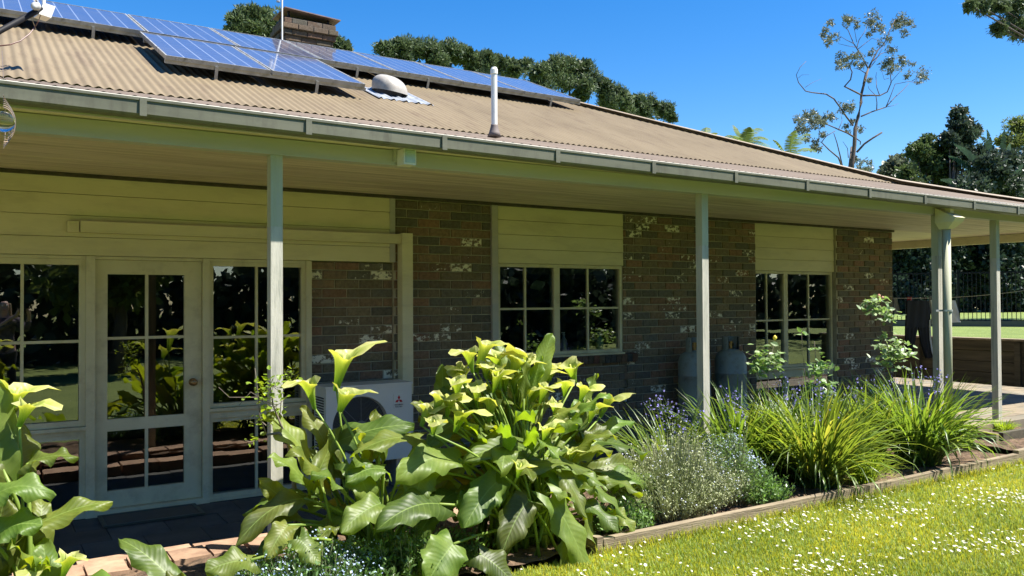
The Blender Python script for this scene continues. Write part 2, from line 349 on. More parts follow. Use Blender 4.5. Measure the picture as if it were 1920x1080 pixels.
# ================================================================ house
YW = 7.32; SOF = 2.70; XE = 11.36; XL = -4.0
house = thing('house', 'single storey brick house with verandah and tan corrugated roof', 'house', (4, YW, 0))
BK = .88
PAL = [(.105, .060, .040), (.085, .055, .040), (.12, .075, .048), (.075, .058, .040), (.095, .075, .048), (.042, .046, .046), (.055, .055, .048), (.13, .062, .042), (.035, .042, .045), (.08, .066, .045)]
def bricks(b, mo, o, e, n, length, z0, z1, washp=.1, depth=.04, start=0, ins=0):
    o, e, n = [np.array(q, float) for q in (o, e, n)]; r = int(round(z0/.086)); z = r*.086
    while z < z1-.02:
        x = -(.12 if r % 2 else 0)-start
        while x < length:
            a, c = max(x, 0)+.005, min(x+.24, length)-.005
            if c-a > .02:
                za, zb = max(z, z0)+.005, min(z+.086, z1)-.005; j = rnd.uniform(-.003, .003)
                col = (np.array(rnd.choice(PAL))*.55+np.array([.078, .068, .052])*.45)*rnd.uniform(2.2, 3.0)*np.array([1.0, .95, .82])*BK; wsh = 0
                if rnd.random() < washp: wsh = rnd.choice([.32, .36, .4, .44, .48])
                V = []
                for k, (q, iv) in enumerate(((-depth, 0), (0+j, .005))):
                    for zz in (za+iv, zb-iv):
                        for xx in (a+iv, c-iv): V.append(o+e*xx+n*q+np.array([0, 0, zz]))
                # add a mid ring so the edge reads rounded
                for zz in (za, zb):
                    for xx in (a, c): V.append(o+e*xx+n*(j-.006)+np.array([0, 0, zz]))
                Fc = [(4, 5, 7, 6), (8, 9, 5, 4), (9, 11, 7, 5), (11, 10, 6, 7), (10, 8, 4, 6), (0, 1, 9, 8), (1, 3, 11, 9), (3, 2, 10, 11), (2, 0, 8, 10)]
                b.add(V, Fc, (*col, wsh))
            x += .24
        z += .086; r += 1
    p = o-n*.012; q = o-n*.2
    mo.obox(p+e*ins+np.array([0, 0, z0]), e*(length-2*ins), -n*.19, np.array([0, 0, z1-z0]))
bb = MB(); mm = MB()
for x0, x1, z0, z1, wp, dy in [(2.52, 3.34, 0, 2.055, .12, .03), (3.34, 4.43, 0, SOF, .13, 0), (4.43, 6.25, 0, 1.0, .08, 0), (6.19, 8.41, 0, SOF, .22, 0), (10.05, XE, 0, SOF, .10, 0)]:
    bricks(bb, mm, (x0, YW+dy, 0), (1, 0, 0), (0, -1, 0), x1-x0, z0, z1, wp, start=(x0 % .24))
bricks(bb, mm, (6.25-.06, YW+.1, 0), (0, 1, 0), (-1, 0, 0), .001, 0, .1)
# reveals and end wall
bricks(bb, mm, (XE, YW+.002, 0), (0, 1, 0), (1, 0, 0), 9.6, 0, SOF, .1, ins=.06)
# soldier sill under the kitchen window
x = 4.36
while x < 6.3:
    col = np.array(rnd.choice(PAL))*1.05
    bb.obox((x+.004, YW-.045, .985), (.072, 0, 0), (0, .13, .035), (0, -.012, .085), (*col, 0)); x += .08
hw = mm.build('mortar_backing', M['mortar'], house)
bb.build('brick_wall', M['brick'], house)
# cladding boards
def boards(name, x0, x1, zs, y, lap=.005):
    b = MB()
    for a, c in zip(zs[:-1], zs[1:]):
        b.add([(x0, y-lap, a+.004), (x1, y-lap, a+.004), (x1, y, c), (x0, y, c), (x0, y+.03, a+.004), (x1, y+.03, a+.004), (x0, y+.03, c), (x1, y+.03, c)],
              [(0, 1, 2, 3), (4, 5, 1, 0), (3, 2, 7, 6), (0, 3, 6, 4), (1, 5, 7, 2)])
    return b.build(name, M['cream'], house)
boards('wall_cladding', XL, 3.33, [2.055, 2.20, 2.37, 2.535, SOF], YW-.012)
boards('wall_cladding', 4.51, 6.185, [2.075, 2.225, 2.375, 2.525, SOF-.01], YW-.005)
boards('wall_cladding', 8.42, 10.04, [2.06, 2.21, 2.36, 2.51, SOF-.01], YW+.04)
b = MB(); b.box(4.425, 4.495, YW-.03, YW+.03, 1.08, SOF-.012); b.build('cover_strip', M['beam'], house); b = MB(); b.box(3.29, 3.345, YW-.022, YW+.02, 2.06, SOF-.02); b.build('cover_strip', M['beam'], house)
b = MB(); b.box(XL, XE, YW-.035, YW-.014, SOF-.03, SOF-.002); b.build('scotia_trim', M['sleeper_dark'], house)
# backing wall and rooms
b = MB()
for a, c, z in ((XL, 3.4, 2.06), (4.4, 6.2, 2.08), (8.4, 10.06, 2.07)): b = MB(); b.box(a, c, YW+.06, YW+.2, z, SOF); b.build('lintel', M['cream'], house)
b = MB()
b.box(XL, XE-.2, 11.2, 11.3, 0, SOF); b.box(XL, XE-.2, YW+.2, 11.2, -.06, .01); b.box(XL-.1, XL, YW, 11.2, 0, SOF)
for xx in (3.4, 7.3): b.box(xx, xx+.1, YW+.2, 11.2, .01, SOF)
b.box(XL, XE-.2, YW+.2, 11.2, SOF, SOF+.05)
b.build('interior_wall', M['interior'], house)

def window(x0, x1, z0, z1, y, bars, hbars, fw=.045, mw=.022, mull=None, dep=.06, blind=0, name='window', sill=True):
    """frame x0..x1, z0..z1; bars: vertical glazing bars; hbars: horizontal; mull: heavier mullions (x0,x1)"""
    b = MB(); b.box(x0, x0+fw, y-dep/2, y+dep, z0, z1); b.box(x1-fw, x1, y-dep/2, y+dep, z0, z1)
    b.box(x0+fw, x1-fw, y-dep/2+.002, y+dep, z1-fw, z1); b.box(x0+fw, x1-fw, y-dep/2+.002, y+dep, z0, z0+fw)
    for a, c in (mull or []): b.box(a, c, y-dep/2+.006, y+dep, z0+fw, z1-fw)
    w_ = b.build(name, M['frame'], house)
    g = MB()
    for k in bars: g.box(k-mw/2, k+mw/2, y-.012, y+.02, z0+fw, z1-fw)
    for k in hbars: g.box(x0+fw, x1-fw, y-.010, y+.018, k-mw/2, k+mw/2)
    if bars or hbars: g.build('glazing_bar', M['frame'], w_)
    p = MB(); p.add([(x0+fw*.8, y+.004, z0+fw*.8), (x1-fw*.8, y+.004, z0+fw*.8), (x1-fw*.8, y+.004, z1-fw*.8), (x0+fw*.8, y+.004, z1-fw*.8)], [(0, 1, 2, 3)]); p.build('pane', M['glass'], w_)
    if sill:
        s = MB(); s.box(x0-.01, x1+.01, y-dep/2-.035, y+dep-.01, z0-.03, z0-.003); s.build('sill', M['frame'], w_)
    if blind:
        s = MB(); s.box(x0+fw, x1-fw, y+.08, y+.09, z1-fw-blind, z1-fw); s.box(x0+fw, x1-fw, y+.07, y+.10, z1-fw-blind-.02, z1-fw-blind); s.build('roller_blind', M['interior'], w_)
    return w_
YG = YW+.03
window(-1.55, .70, .72, 2.03, YG, [-.10, .27], [1.385], mull=[(-.60, -.52)], blind=.08)
window(-1.55, .70, .04, .66, YG, [], [], mull=[(-.60, -.52)], fw=.04, name='low_window', sill=False)
window(1.635, 2.47, .79, 2.03, YG, [2.04], [1.385], fw=.035, blind=.07)
window(1.635, 2.47, .03, .70, YG, [2.04], [], fw=.03, name='low_window', sill=False)
b = MB()      # door jambs, transoms, threshold
for a, c in ((.70, .765), (1.58, 1.635), (2.47, 2.52), (-1.61, -1.55)): b.box(a, c, YW-.03, YW+.12, 0, 2.055)
b.box(.765, 1.58, YW-.01, YW+.12, 2.03, 2.055); b.box(.765, 1.58, YW-.035, YW+.12, 0, .045)
b.box(-1.55, .70, YW-.004, YW+.12, 2.031, 2.055); b.box(1.635, 2.47, YW-.004, YW+.12, 2.031, 2.055); b.box(-1.55, .70, YW-.012, YW+.1, .66, .69); b.box(1.635, 2.47, YW-.012, YW+.1, .70, .76)
b.box(-1.55, .70, YW-.012, YW+.1, 0, .04); b.box(1.635, 2.47, YW-.012, YW+.1, 0, .03); b.box(XL, -1.61, YW, YW+.12, 0, 2.055)
b.build('timber_jamb', M['frame'], house)
yd = YW+.035; b = MB()
b.box(.768, .858, yd-.02, yd+.02, .05, 2.028); b.box(1.44, 1.577, yd-.02, yd+.02, .05, 2.028)
b.box(.858, 1.44, yd-.019, yd+.02, 1.915, 2.028); b.box(.858, 1.44, yd-.019, yd+.02, .05, .185); b.box(.858, 1.44, yd-.019, yd+.02, .66, .755)
door = b.build('door', M['frame'], house)
b = MB(); b.box(1.138, 1.162, yd-.012, yd+.015, .755, 1.915); b.box(1.138, 1.162, yd-.012, yd+.015, .185, .66); b.box(.858, 1.44, yd-.010, yd+.014, 1.39, 1.412); b.build('glazing_bar', M['frame'], door)
b = MB()
for a, c in ((.185, .66), (.755, 1.915)): b.add([(.85, yd+.003, a), (1.45, yd+.003, a), (1.45, yd+.003, c), (.85, yd+.003, c)], [(0, 1, 2, 3)])
b.build('pane', M['glass'], door)
b = MB(); b.lathe((1.505, yd-.02, 1.02), [(.032, 0), (.032, .008), (.012, .012), (.012, .04), (.026, .048), (.030, .062), (.022, .075), (.005, .08)], 20, ax=(0, -1, 0)); b.build('door_knob', M['brass'], door, smooth=True)
window(4.50, 6.17, 1.10, 2.075, YG, [4.86, 5.695], [1.60], fw=.035, mull=[(5.225, 5.30)], blind=.05)
window(8.42, 10.03, .78, 2.06, YW+.09, [8.70, 9.545], [1.41], fw=.035, mull=[(9.02, 9.10)], name='window')
window(8.42, 10.03, .27, .68, YW+.09, [], [], fw=.035, mull=[(9.02, 9.10)], name='low_window', sill=False)
b = MB(); b.box(8.41, 10.05, YW+.06, YW+.18, .68, .75); b.build('timber_rail', M['frame'], house)
# kitchen bottles on the inner sill
s = MB(); s.box(4.5, 6.17, YG+.062, YG+.3, 1.09, 1.125); s.build('inner_sill', M['frame'], house)
def bottle(x, y, z, h, r, m, capm, label):
    t = thing('bottle', label, 'bottle', (x, y, z))
    b = MB(); b.lathe((x, y, z), [(r*.9, 0), (r, .01), (r, h*.6), (r*.45, h*.75), (r*.35, h*.86)], 16); b.build('bottle_body', m, t, smooth=True)
    b = MB(); b.lathe((x, y, z+h*.862), [(r*.42, 0), (r*.42, h*.08), (r*.2, h*.09), (r*.2, h*.14)], 12); b.obox((x-r*.9, y-r*.15, z+h*.99), (r*1.2, 0, 0), (0, r*.3, 0), (0, 0, h*.05)); b.build('pump_cap', capm, t)
bottle(5.47, YG+.14, 1.125, .20, .035, M['offwhite'], M['white'], 'white pump bottle standing behind kitchen window glass')
bottle(5.98, YG+.14, 1.125, .19, .04, surf('green_soap', (.08, .3, .22), (.1, .38, .28), 5, .3), M['white'], 'green pump bottle at right end of kitchen windowsill')

# verandah soffit, beams, posts
b = MB(); y = 4.98; k = 0
while y < YW:
    y2 = min(y+.092, YW+.0); b.box(XL, 13.74, y+.002, y2-.002, SOF+rnd.uniform(0, .003), SOF+.02); y = y2; k += 1
xx = XE
b.build('soffit', M['soffit'], house)
b = MB(); x = XE
while x < 13.7: b.box(x+.002, x+.09, YW, 16.8, SOF, SOF+.02); x += .092
b.build('soffit', M['cream'], house)  # cream in place of the board brown: bounced light put into the colour
b = MB(); b.box(XL, 13.80, 5.105, 5.195, 2.595, SOF-.004); b.build('verandah_beam', M['beam'], house)
b = MB(); b.box(13.70, 13.80, 5.2, 16.8, 2.57, SOF-.004); b.build('verandah_beam', M['cream'], house)
b = MB(); b.box(XL, 13.88, 4.955, 4.98, 2.69, 2.78); b.box(13.86, 13.885, 4.98, 16.8, 2.665, 2.78); b.build('fascia_board', M['beam'], house)
def zg(x): return 2.797-.0064*max(x, 0)          # gutter lip falls towards the downpipe
xs = np.arange(XL, 13.91, .5); prof = [(4.865, -.004), (4.862, 0), (4.85, 0), (4.85, -.014), (4.856, -.018), (4.858, -.085), (4.87, -.097), (4.95, -.097), (4.95, -.02)]
b = MB(); b.grid(np.array([[(x, yy, zg(x)+zz) for yy, zz in prof] for x in xs])); b.build('gutter', M['gutter'], house)
b = MB(); b.tube([(x, 4.856, zg(x)+.001) for x in xs], .0038, 6); b.build('lit_lip_bead', surf('lit_lip_bead', (.45, .44, .37), (.6, .58, .5), 5, .5), house, smooth=True)  # pale strip, the sunlit brightness of the lip put into its colour
for k in range(16):
    x = -1.1+k*.92
    if x > 13: break
    b = MB(); b.box(x-.018, x+.018, 4.845, 4.852, zg(x)-.099, zg(x)-.004)
    b.build('gutter_strap', M['gutter'], house)
b = MB(); b.grid(np.array([[(13.90-yy+4.85+0*y, y, 2.71+zz) for yy, zz in [(4.86, 0), (4.85, 0), (4.856, -.1), (4.95, -.11)]] for y in (4.85, 17)])); b.build('gutter', M['gutter'], house)
def post(x, y, z0, z1, m=None):
    b = MB(); h = .0375; zc = 2.15
    b.box(x-h, x+h, y-h, y+h, z0, zc); p = b.build('verandah_post', M['post'], house)
    b = MB(); b.box(x-h, x+h, y-h, y+h, zc, z1); b.build('shade_toned_top', M['postgreen'], p)  # greener top: the eave's shade is put into the post colour
for x in (-2.1, 1.545, 5.24, 8.80, 10.0, 13.75): post(x, 5.15, .0 if x < 9 else .2, 2.594)
# corrugated roof
PIT_ = .0762; YB = 7.28; ZB = 3.39; SM = .4245; YR = 12.6
def corr(name, x0, x1, yb_f, yt_f, zf, m, par, ph=0, amp=.0075):
    n = int((x1-x0)/PIT_*10); X = np.linspace(x0, x1, n); rows = []
    yb = np.array([yb_f(x) for x in X]); yt = np.array([yt_f(x) for x in X]); ok = yt > yb+.001
    X = X[ok]; yb = yb[ok]; yt = yt[ok]; off = amp*np.sin(2*pi*X/PIT_)
    for t in np.linspace(0, 1, 9):
        Y = yb+(yt-yb)*t; Z = np.array([zf(x, y) for x, y in zip(X, Y)])+off; rows.append(np.stack([X, Y, Z], -1))
    tn = np.array([1+.05*math.sin(int(x/.762)*12.9898)+.03*math.sin(int(x/.762)*78.2) for x in X]); cc = np.ones((9, len(X), 4)); cc[:, :, :3] = (tn[None, :]*(1-.06*(np.cos(2*pi*(X-PIT_/4)/PIT_) > .6)))[:, :, None]
    b = MB(); b.grid(np.array(rows), cc.reshape(-1, 4)); return b.build(name, m, par, smooth=True)
hip = lambda x: 4.85+(13.9-x)
zlow = lambda x, y: (zg(x)+.012)+(ZB-.012-zg(x)-.012)*(y-4.895)/(YB-4.895)
corr('verandah_roof', XL, 13.9, lambda x: 4.895, lambda x: min(YB+.1, hip(x)), zlow, M['roof_low'], house)
corr('main_roof', XL, 11.55, lambda x: YB-.05, lambda x: min(YR, hip(x)), lambda x, y: ZB+.012+SM*(y-YB), M['roof'], house)
# east slopes (seen only from other positions) and rear slope
b = MB(); HX = 13.9-(YR-4.85)
def zm(t): return 2.72+.28*min(t, 2.43)+SM*max(0, t-2.43)
E_ = lambda t, y: (13.9-t, y, zm(t))
b.add([(13.94, 4.86, 2.72), (13.94, 20.3, 2.72), (11.47, 17.9, zm(2.43)), (11.47, 7.29, zm(2.43))], [(0, 1, 2, 3)])
b.add([(11.47, 7.29, zm(2.43)), (11.47, 17.9, zm(2.43)), (HX, YR+.1, zm(7.75)), (HX, YR-.02, zm(7.75))], [(0, 1, 2, 3)])
b.add([(XL, YR, zm(7.75)+.02), (HX, YR, zm(7.75)+.02), (11.47, 17.9, zm(2.43)), (XL, 17.9, zm(2.43))], [(0, 1, 2, 3)])
b.build('rear_roof', M['roof'], house)
b = MB(); hp = [(13.9-t, 4.85+t, (zg(13)+.05+(ZB-zg(13)-.02)*t/2.43 if t < 2.43 else ZB+.05+SM*(t-2.43))) for t in (0, .8, 1.6, 2.43, 4.1, 5.9, 7.75)]
for q in (-1, 1):
    rows = [[(p[0]+a*.7071*q*1, p[1]+a*.7071*q, p[2]-dz) for a, dz in ((0, 0), (.04, .002), (.17, .018), (.172, .03))] for p in hp]
    b.grid(np.array(rows))
b.tube([(p[0], p[1], p[2]) for p in hp], .022, 8)
b.build('hip_cap', surf('ridge_cap', (.26, .20, .14), (.34, .27, .19), 3, .6, bmp=.1, dirt=((.17, .13, .1), 7)), house, smooth=True)
b = MB(); zr = ZB+.05+SM*(YR-YB)
b.grid(np.array([[(x, YR+a, zr-dz) for a, dz in ((-.17, .07), (-.04, .006), (0, 0), (.04, .006), (.17, .07))] for x in (XL, HX)])); b.build('ridge_cap', M['roof'], house)
# chimney
ch = thing('chimney', 'squat brick chimney with corbelled top and flat sheet cowl', 'chimney', (4.3, 12.5, 5.2))
BK = .42; bc = MB(); mc = MB(); cx0, cx1, cy0, cy1 = 3.90, 4.66, 12.45, 13.0
def ring(z0, z1, g, pal=None):
    bricks(bc, mc, (cx0-g, cy0-g, 0), (1, 0, 0), (0, -1, 0), cx1-cx0+2*g, z0, z1, .03, ins=.03); bricks(bc, mc, (cx0-g, cy1+g, 0), (0, -1, 0), (-1, 0, 0), cy1-cy0+2*g, z0, z1, .03, ins=.03)
    bricks(bc, mc, (cx1+g, cy0-g, 0), (0, 1, 0), (1, 0, 0), cy1-cy0+2*g, z0, z1, .03, ins=.03)
ring(5.16, 5.762, 0); ring(5.762, 5.848, .03); ring(5.848, 5.934, .06); ring(5.934, 6.02, .03)
mc.build('mortar_core', surf('sooty_mortar', (.07, .06, .05), (.12, .105, .09), 12, .95), ch); bc.build('brickwork', M['brick'], ch)
b = MB()
for xx in (cx0+.05, cx1-.08):
    b.box(xx, xx+.03, cy0+.05, cy0+.08, 6.02, 6.14); b.box(xx, xx+.03, cy1-.08, cy1-.05, 6.02, 6.14)
b.box(cx0, cx1, cy0+.08, cy1-.08, 6.02, 6.07); b.build('cowl_bracket', M['black'], ch)
b = MB(); b.obox((cx0-.03, cy0-.06, 6.15), (cx1-cx0+.13, 0, -.05), (0, cy1-cy0+.10, 0), (0, 0, .015)); b.build('cowl_sheet', surf('rusty_cowl', (.13, .09, .09), (.24, .17, .16), 8, .6), ch)
an = thing('antenna_mast', 'thin white antenna mast at left corner of the chimney', 'antenna', (3.75, 12.45, 5.6))
b = MB(); b.tube([(3.82, 12.36, 5.55), (3.82, 12.36, 7.3)], .012, 8); b.build('mast', M['white'], an)
b = MB(); b.tube([(3.76, 12.36, 6.2), (3.76, 12.36, 6.55)], .028, 10); b.box(3.75, 3.82, 12.35, 12.37, 6.3, 6.33); b.tube([(3.3, 12.36, 6.9), (4.4, 12.36, 6.9)], .008, 6)
for k in range(9): b.tube([(3.35+k*.12, 12.1, 6.9), (3.35+k*.12, 12.62, 6.9)], .004, 5)
b.build('antenna_head', M['galv'], an)
# roof vent pipe, whirly dome
def zroof(y): return ZB+SM*(y-YB)
vp = thing('flue_pipe', 'tall white capped flue pipe rising near the gutter', 'pipe', tuple(W(927, 248, 5.9)))
o = W(927, 252, 5.9); b = MB(); b.lathe(o, [(.026, 0), (.026, .50), (.031, .505), (.031, .54), (.022, .56)], 16); b.build('pipe', M['white'], vp, smooth=False)
b = MB(); b.lathe(o-np.array([0, 0, .02]), [(.06, 0), (.045, .035), (.030, .09), (.030, .10)], 14); b.build('boot_flashing', plain('rubber_boot', (.16, .13, .12), .7), vp, smooth=True)
vd = thing('roof_ventilator', 'domed off-white roof ventilator on silver lead flashing', 'ventilator', (3.98, 8.95, zroof(8.95)))
P0 = np.array([4.02, 8.95, zroof(8.95)+.10]); R_ = []
for i in range(13):
    t = i/12; row = []
    for k in range(25):
        a = 2*pi*k/24; rr = sqrt(max(0, 1-(1-t)**2.4)) if t > 0 else 0
        x = rr*cos(a)*.205*(1+.12*cos(a)); y = rr*sin(a)*.23; z = .20*(1-t)**.8*(1-.25*cos(a)*(1-t)*0)-.02*cos(a)*rr
        row.append(P0+np.array([x-.02*(1-t), y, z+y*SM*.5-.06]))
    R_.append(row)
b = MB(); b.grid(np.array(R_)); b.build('dome', M['dome'], vd, smooth=True)
b = MB(); b.lathe(P0-np.array([0, 0, .14]), [(.16, 0), (.16, .12)], 24, ax=(0, -.3, 1)); b.build('vent_throat', M['dark'], vd)
b = MB(); gx = np.linspace(3.72, 4.42, 60); gy = np.linspace(8.55, 9.2, 10); X, Y = np.meshgrid(gx, gy)
edge = np.minimum.reduce([X-3.72, 4.42-X]); b.grid(np.stack([X, Y+.02*np.sin(X*40), zroof(Y)+.024+.007*np.sin(2*pi*X/PIT_)], -1)); b.build('flashing', M['lead'], vd, smooth=True)

# ---------------- solar panels
def panel_proto(label, loc):
    t = thing('solar_panel', label, 'solar panel', loc, 'solar panels on the front roof slope')
    al = atan(SM); e = np.array([1., 0, 0]); s = np.array([0, cos(al), sin(al)]); n = np.array([0, -sin(al), cos(al)]); o = np.array(loc, float)
    Wd, Hh, th = .985, 1.64, .04
    b = MB(); fw = .016
    b.obox(o, e*Wd, s*fw, n*th); b.obox(o+s*(Hh-fw), e*Wd, s*fw, n*th); b.obox(o+s*fw, e*fw, s*(Hh-2*fw), n*th); b.obox(o+s*fw+e*(Wd-fw), e*fw, s*(Hh-2*fw), n*th)
    b.obox(o+s*.02+e*.02+n*.004, e*(Wd-.04), s*(Hh-.04), n*.004); b.build('frame', M['alu'], t)
    b = MB(); q = o+n*(th-.004)+e*fw+s*fw; a, c = e*(Wd-2*fw), s*(Hh-2*fw)
    b.add([q, q+a, q+a+c, q+c], [(0, 1, 2, 3)], u=[(0, 0, 0), (1, 0, 0), (1, 1, 0), (0, 1, 0)]); b.build('cells', M['pv'], t)
    b = MB()
    b.obox(o+e*.0+s*.012-n*.036, e*(Wd+.02), s*.04, n*.034); b.build('rail', M['alu'], t); b = MB(); b.obox(o+s*(Hh-.3)-n*.036, e*(Wd+.02), s*.04, n*.034); b.build('rail', M['alu'], t)
    b = MB()
    for ex in (.45,): b.obox(o+e*ex-s*.012-n*.13, e*.03, s*.01, n*.13); b.obox(o+e*ex-s*.012-n*.13, e*.03, s*.09, n*.006)
    b.build('roof_bracket', M['alu'], t); return t
zp = lambda y: zroof(y)+.15
p0 = panel_proto('upper row solar panel at left end, below the sky edge', (.55, 9.9, zp(9.9)))
names = {-1: 'upper row solar panel cut off by the left picture edge', 1: 'upper row solar panel just above left panel of lower pair', 2: 'upper row solar panel above the join of the lower pair',
         3: 'upper row solar panel directly below the chimney', 4: 'upper row solar panel behind the domed roof ventilator', 5: 'upper row solar panel second from the right end', 6: 'rightmost upper row solar panel next to the hip of the roof', -2: 'leftmost upper row solar panel outside the picture edge'}
for k in (-2, -1, 1, 2, 3, 4, 5, 6): copy_thing(p0, (.55+k*1.004, 9.9, zp(9.9)), names[k])
copy_thing(p0, (1.455, 8.28, zp(8.28)), 'left panel of the lower solar pair'); copy_thing(p0, (2.462, 8.28, zp(8.28)), 'right panel of the lower solar pair')

# ---------------- security camera with conduit arm, floodlight, spinner
sc_ = thing('security_camera', 'white box security camera on black conduit arm above the roof', 'camera', tuple(W(82, 20, 7.4)))
b = MB(); b.tube([W(-60, 95, 7.1), W(0, 58, 7.3), W(78, 16, 7.4)], .022, 10); b.build('conduit_arm', M['black'], sc_, smooth=True)
b = MB(); o = W(73, 26, 7.38); b.obox(o, (.085, .02, -.01), (-.03, .12, .0), (.03, 0, .095)); b.build('camera_housing', M['white'], sc_)
b = MB(); b.lathe(W(69, 12, 7.34), [(.0, -.03), (.024, -.02), (.03, 0), (.03, .05), (.0, .051)], 14, ax=(-.3, -.9, -.3)); b.build('lens_barrel', M['offwhite'], sc_, smooth=True)
b = MB(); b.tube([W(82, 20, 7.4), W(82, -30, 7.4)], .012, 8); b.build('mount_stem', M['white'], sc_)
b = MB(); b.tube([W(66, 50, 7.45), W(55, 64, 7.4), W(38, 77, 7.35), W(18, 84, 7.3), W(-20, 88, 7.3)], .005, 6); b.tube([W(66, 50, 7.45), W(72, 40, 7.4), W(76, 28, 7.4)], .004, 6); b.build('cable', plain('brown_cable', (.12, .05, .04)), sc_)
fl = thing('floodlight', 'small square floodlight on the verandah beam', 'light', tuple(W(755, 290, 5.08)))
o = W(737, 303, 5.10); b = MB(); b.box(o[0], o[0]+.10, 5.09, 5.104, o[2], o[2]+.10); b.build('mounting_plate', M['beam'], fl)
b = MB(); b.box(o[0]+.025, o[0]+.115, 4.985, 5.088, o[2]-.03, o[2]+.075); b.build('lamp_body', M['white'], fl)
b = MB(); b.box(o[0]+.036, o[0]+.104, 4.979, 4.984, o[2]-.018, o[2]+.062); b.build('lamp_glass', surf('lens', (.35, .45, .45), (.5, .6, .6), 6, .15), fl)
b = MB()
for k in range(7):
    a = W(755+rnd.uniform(-4, 4), 276, 5.0); c = W(750+rnd.uniform(-14, 14), 262+rnd.uniform(-8, 6), 4.9); d = W(754+rnd.uniform(-8, 14), 245+rnd.uniform(-6, 4), 4.86)
    b.tube([a, c, d], .0025, 5)
b.build('wires', plain('grey_wire', (.3, .27, .25)), fl)
sp = thing('wind_spinner', 'clear glass ball in twisted wire spinner hanging under the gutter', 'wind spinner', tuple(W(6, 228, 4.5)))
o = W(6, 228, 4.5); b = MB(); V = [(.048*sin(pi*i/14), -.048*cos(pi*i/14)) for i in range(15)]; V[0] = (.001, -.048); V[-1] = (.001, .048); b.lathe(o, V, 28)
mg, n_, o_ = newmat('clear_glass'); gl = N(n_, 'ShaderNodeBsdfGlass'); gl.inputs['IOR'].default_value = 1.45; gl.inputs['Roughness'].default_value = 0; L(n_, gl.outputs[0], o_.inputs[0])
b.build('glass_ball', mg, sp, smooth=True)
b = MB()
for j in range(7):
    R = .07+.010*j; ph = j*.24
    b.tube([o+np.array([R*.62*sin(pi*i/18)*cos(ph), R*.62*sin(pi*i/18)*sin(ph), -R*cos(pi*i/18)*.95]) for i in range(19)], .0022, 5)
b.tube([o+np.array([0, 0, .2]), o+np.array([0, .35, .42])], .0015, 5); b.build('wire_ribs', plain('copper_wire', (.4, .3, .22), .35, .6), sp)

# ---------------- downpipe with rain head
dp = MB(); xd = 8.765; yd_ = 5.02
dp.tube([(xd, yd_, .1), (xd, yd_, 2.46)], .044, 18); dpo = dp.build('downpipe', M['postgreen'], house, smooth=True)
b = MB(); b.add([(xd-.09, yd_+.07, 2.50), (xd+.09, yd_+.07, 2.50), (xd+.09, yd_-.13, 2.50), (xd-.09, yd_-.13, 2.50),
                 (xd-.09, yd_+.07, 2.66), (xd+.09, yd_+.07, 2.66), (xd+.09, yd_-.16, 2.545), (xd-.09, yd_-.16, 2.545),
                 (xd-.05, yd_+.05, 2.43), (xd+.05, yd_+.05, 2.43), (xd+.05, yd_-.05, 2.43), (xd-.05, yd_-.05, 2.43)],
                [(4, 7, 6, 5), (0, 1, 5, 4), (1, 2, 6, 5), (2, 3, 7, 6), (3, 0, 4, 7), (8, 9, 1, 0), (9, 10, 2, 1), (10, 11, 3, 2), (11, 8, 0, 3), (8, 11, 10, 9)])
b.build('rain_head', M['frame'], dpo)
b = MB(); b.box(xd-.02, xd+.05, yd_-.06, yd_-.0, 2.60, 2.70); b.build('outlet', M['cream'], dpo)
b = MB(); b.tube([(xd, yd_, 1.545), (xd, yd_, 1.565)], .054, 18); b.box(xd-.16, xd-.05, yd_+.03, yd_+.045, 1.545, 1.565); b.build('strap', M['galv'], dpo)
# ---------------- refrigerant duct
dk = thing('pipe_duct', 'cream plastic pipe duct running over the door and down the brick', 'duct', (2, YW-.03, 2.27))
b = MB(); yy = YW-.085
b.box(.655, 3.375, yy, YW-.03, 2.235, 2.325); b.box(.655, 3.375, yy-.004, yy+.01, 2.235, 2.247); b.build('duct_run', M['cream'], dk)
b = MB(); b.box(3.375, 3.485, yy-.03, YW-.004, .80, 2.335); b.build('duct_drop', M['cream'], dk)
b = MB(); b.box(.565, .645, yy+.01, YW-.028, 2.235, 2.32); b.box(.585, .625, yy+.004, yy+.01, 2.26, 2.30); b.build('junction_box', M['cream'], dk)

# ---------------- air conditioner
ax0, ax1, ay0, ay1, az0, az1 = 2.52, 3.335, 6.93, 7.23, .26, .93
ac = thing('air_conditioner', 'pale grey outdoor air conditioner with round fan grille', 'air conditioner', (2.93, 7.1, 0))
b = MB(); cxx, czz, rf = 2.84, .585, .262; n = 48
V = []; Fc = []
ring_ = [(cxx+rf*cos(2*pi*k/n), ay0, czz+rf*sin(2*pi*k/n)) for k in range(n)]; outer = []
for k in range(n):
    a = 2*pi*k/n; dx, dz = cos(a), sin(a)
    tx = ((ax1 if dx > 0 else ax0)-cxx)/dx if abs(dx) > 1e-6 else 1e9; tz = ((az1 if dz > 0 else az0)-czz)/dz if abs(dz) > 1e-6 else 1e9
    t = min(tx, tz); outer.append((cxx+dx*t, ay0, czz+dz*t))
V = ring_+outer+[(cxx+rf*.97*cos(2*pi*k/n), ay0+.05, czz+rf*.97*sin(2*pi*k/n)) for k in range(n)]
Fc = [(k, (k+1) % n, n+(k+1) % n, n+k) for k in range(n)]+[(2*n+k, 2*n+(k+1) % n, (k+1) % n, k) for k in range(n)]
b.add(V, Fc)
for cxn, czn in ((ax0, az0), (ax1, az0), (ax0, az1), (ax1, az1)):      # fill the corners between rays
    near = sorted(range(n), key=lambda k: (outer[k][0]-cxn)**2+(outer[k][2]-czn)**2)[:2]
    b.add([outer[near[0]], outer[near[1]], (cxn, ay0, czn)], [(0, 1, 2)])
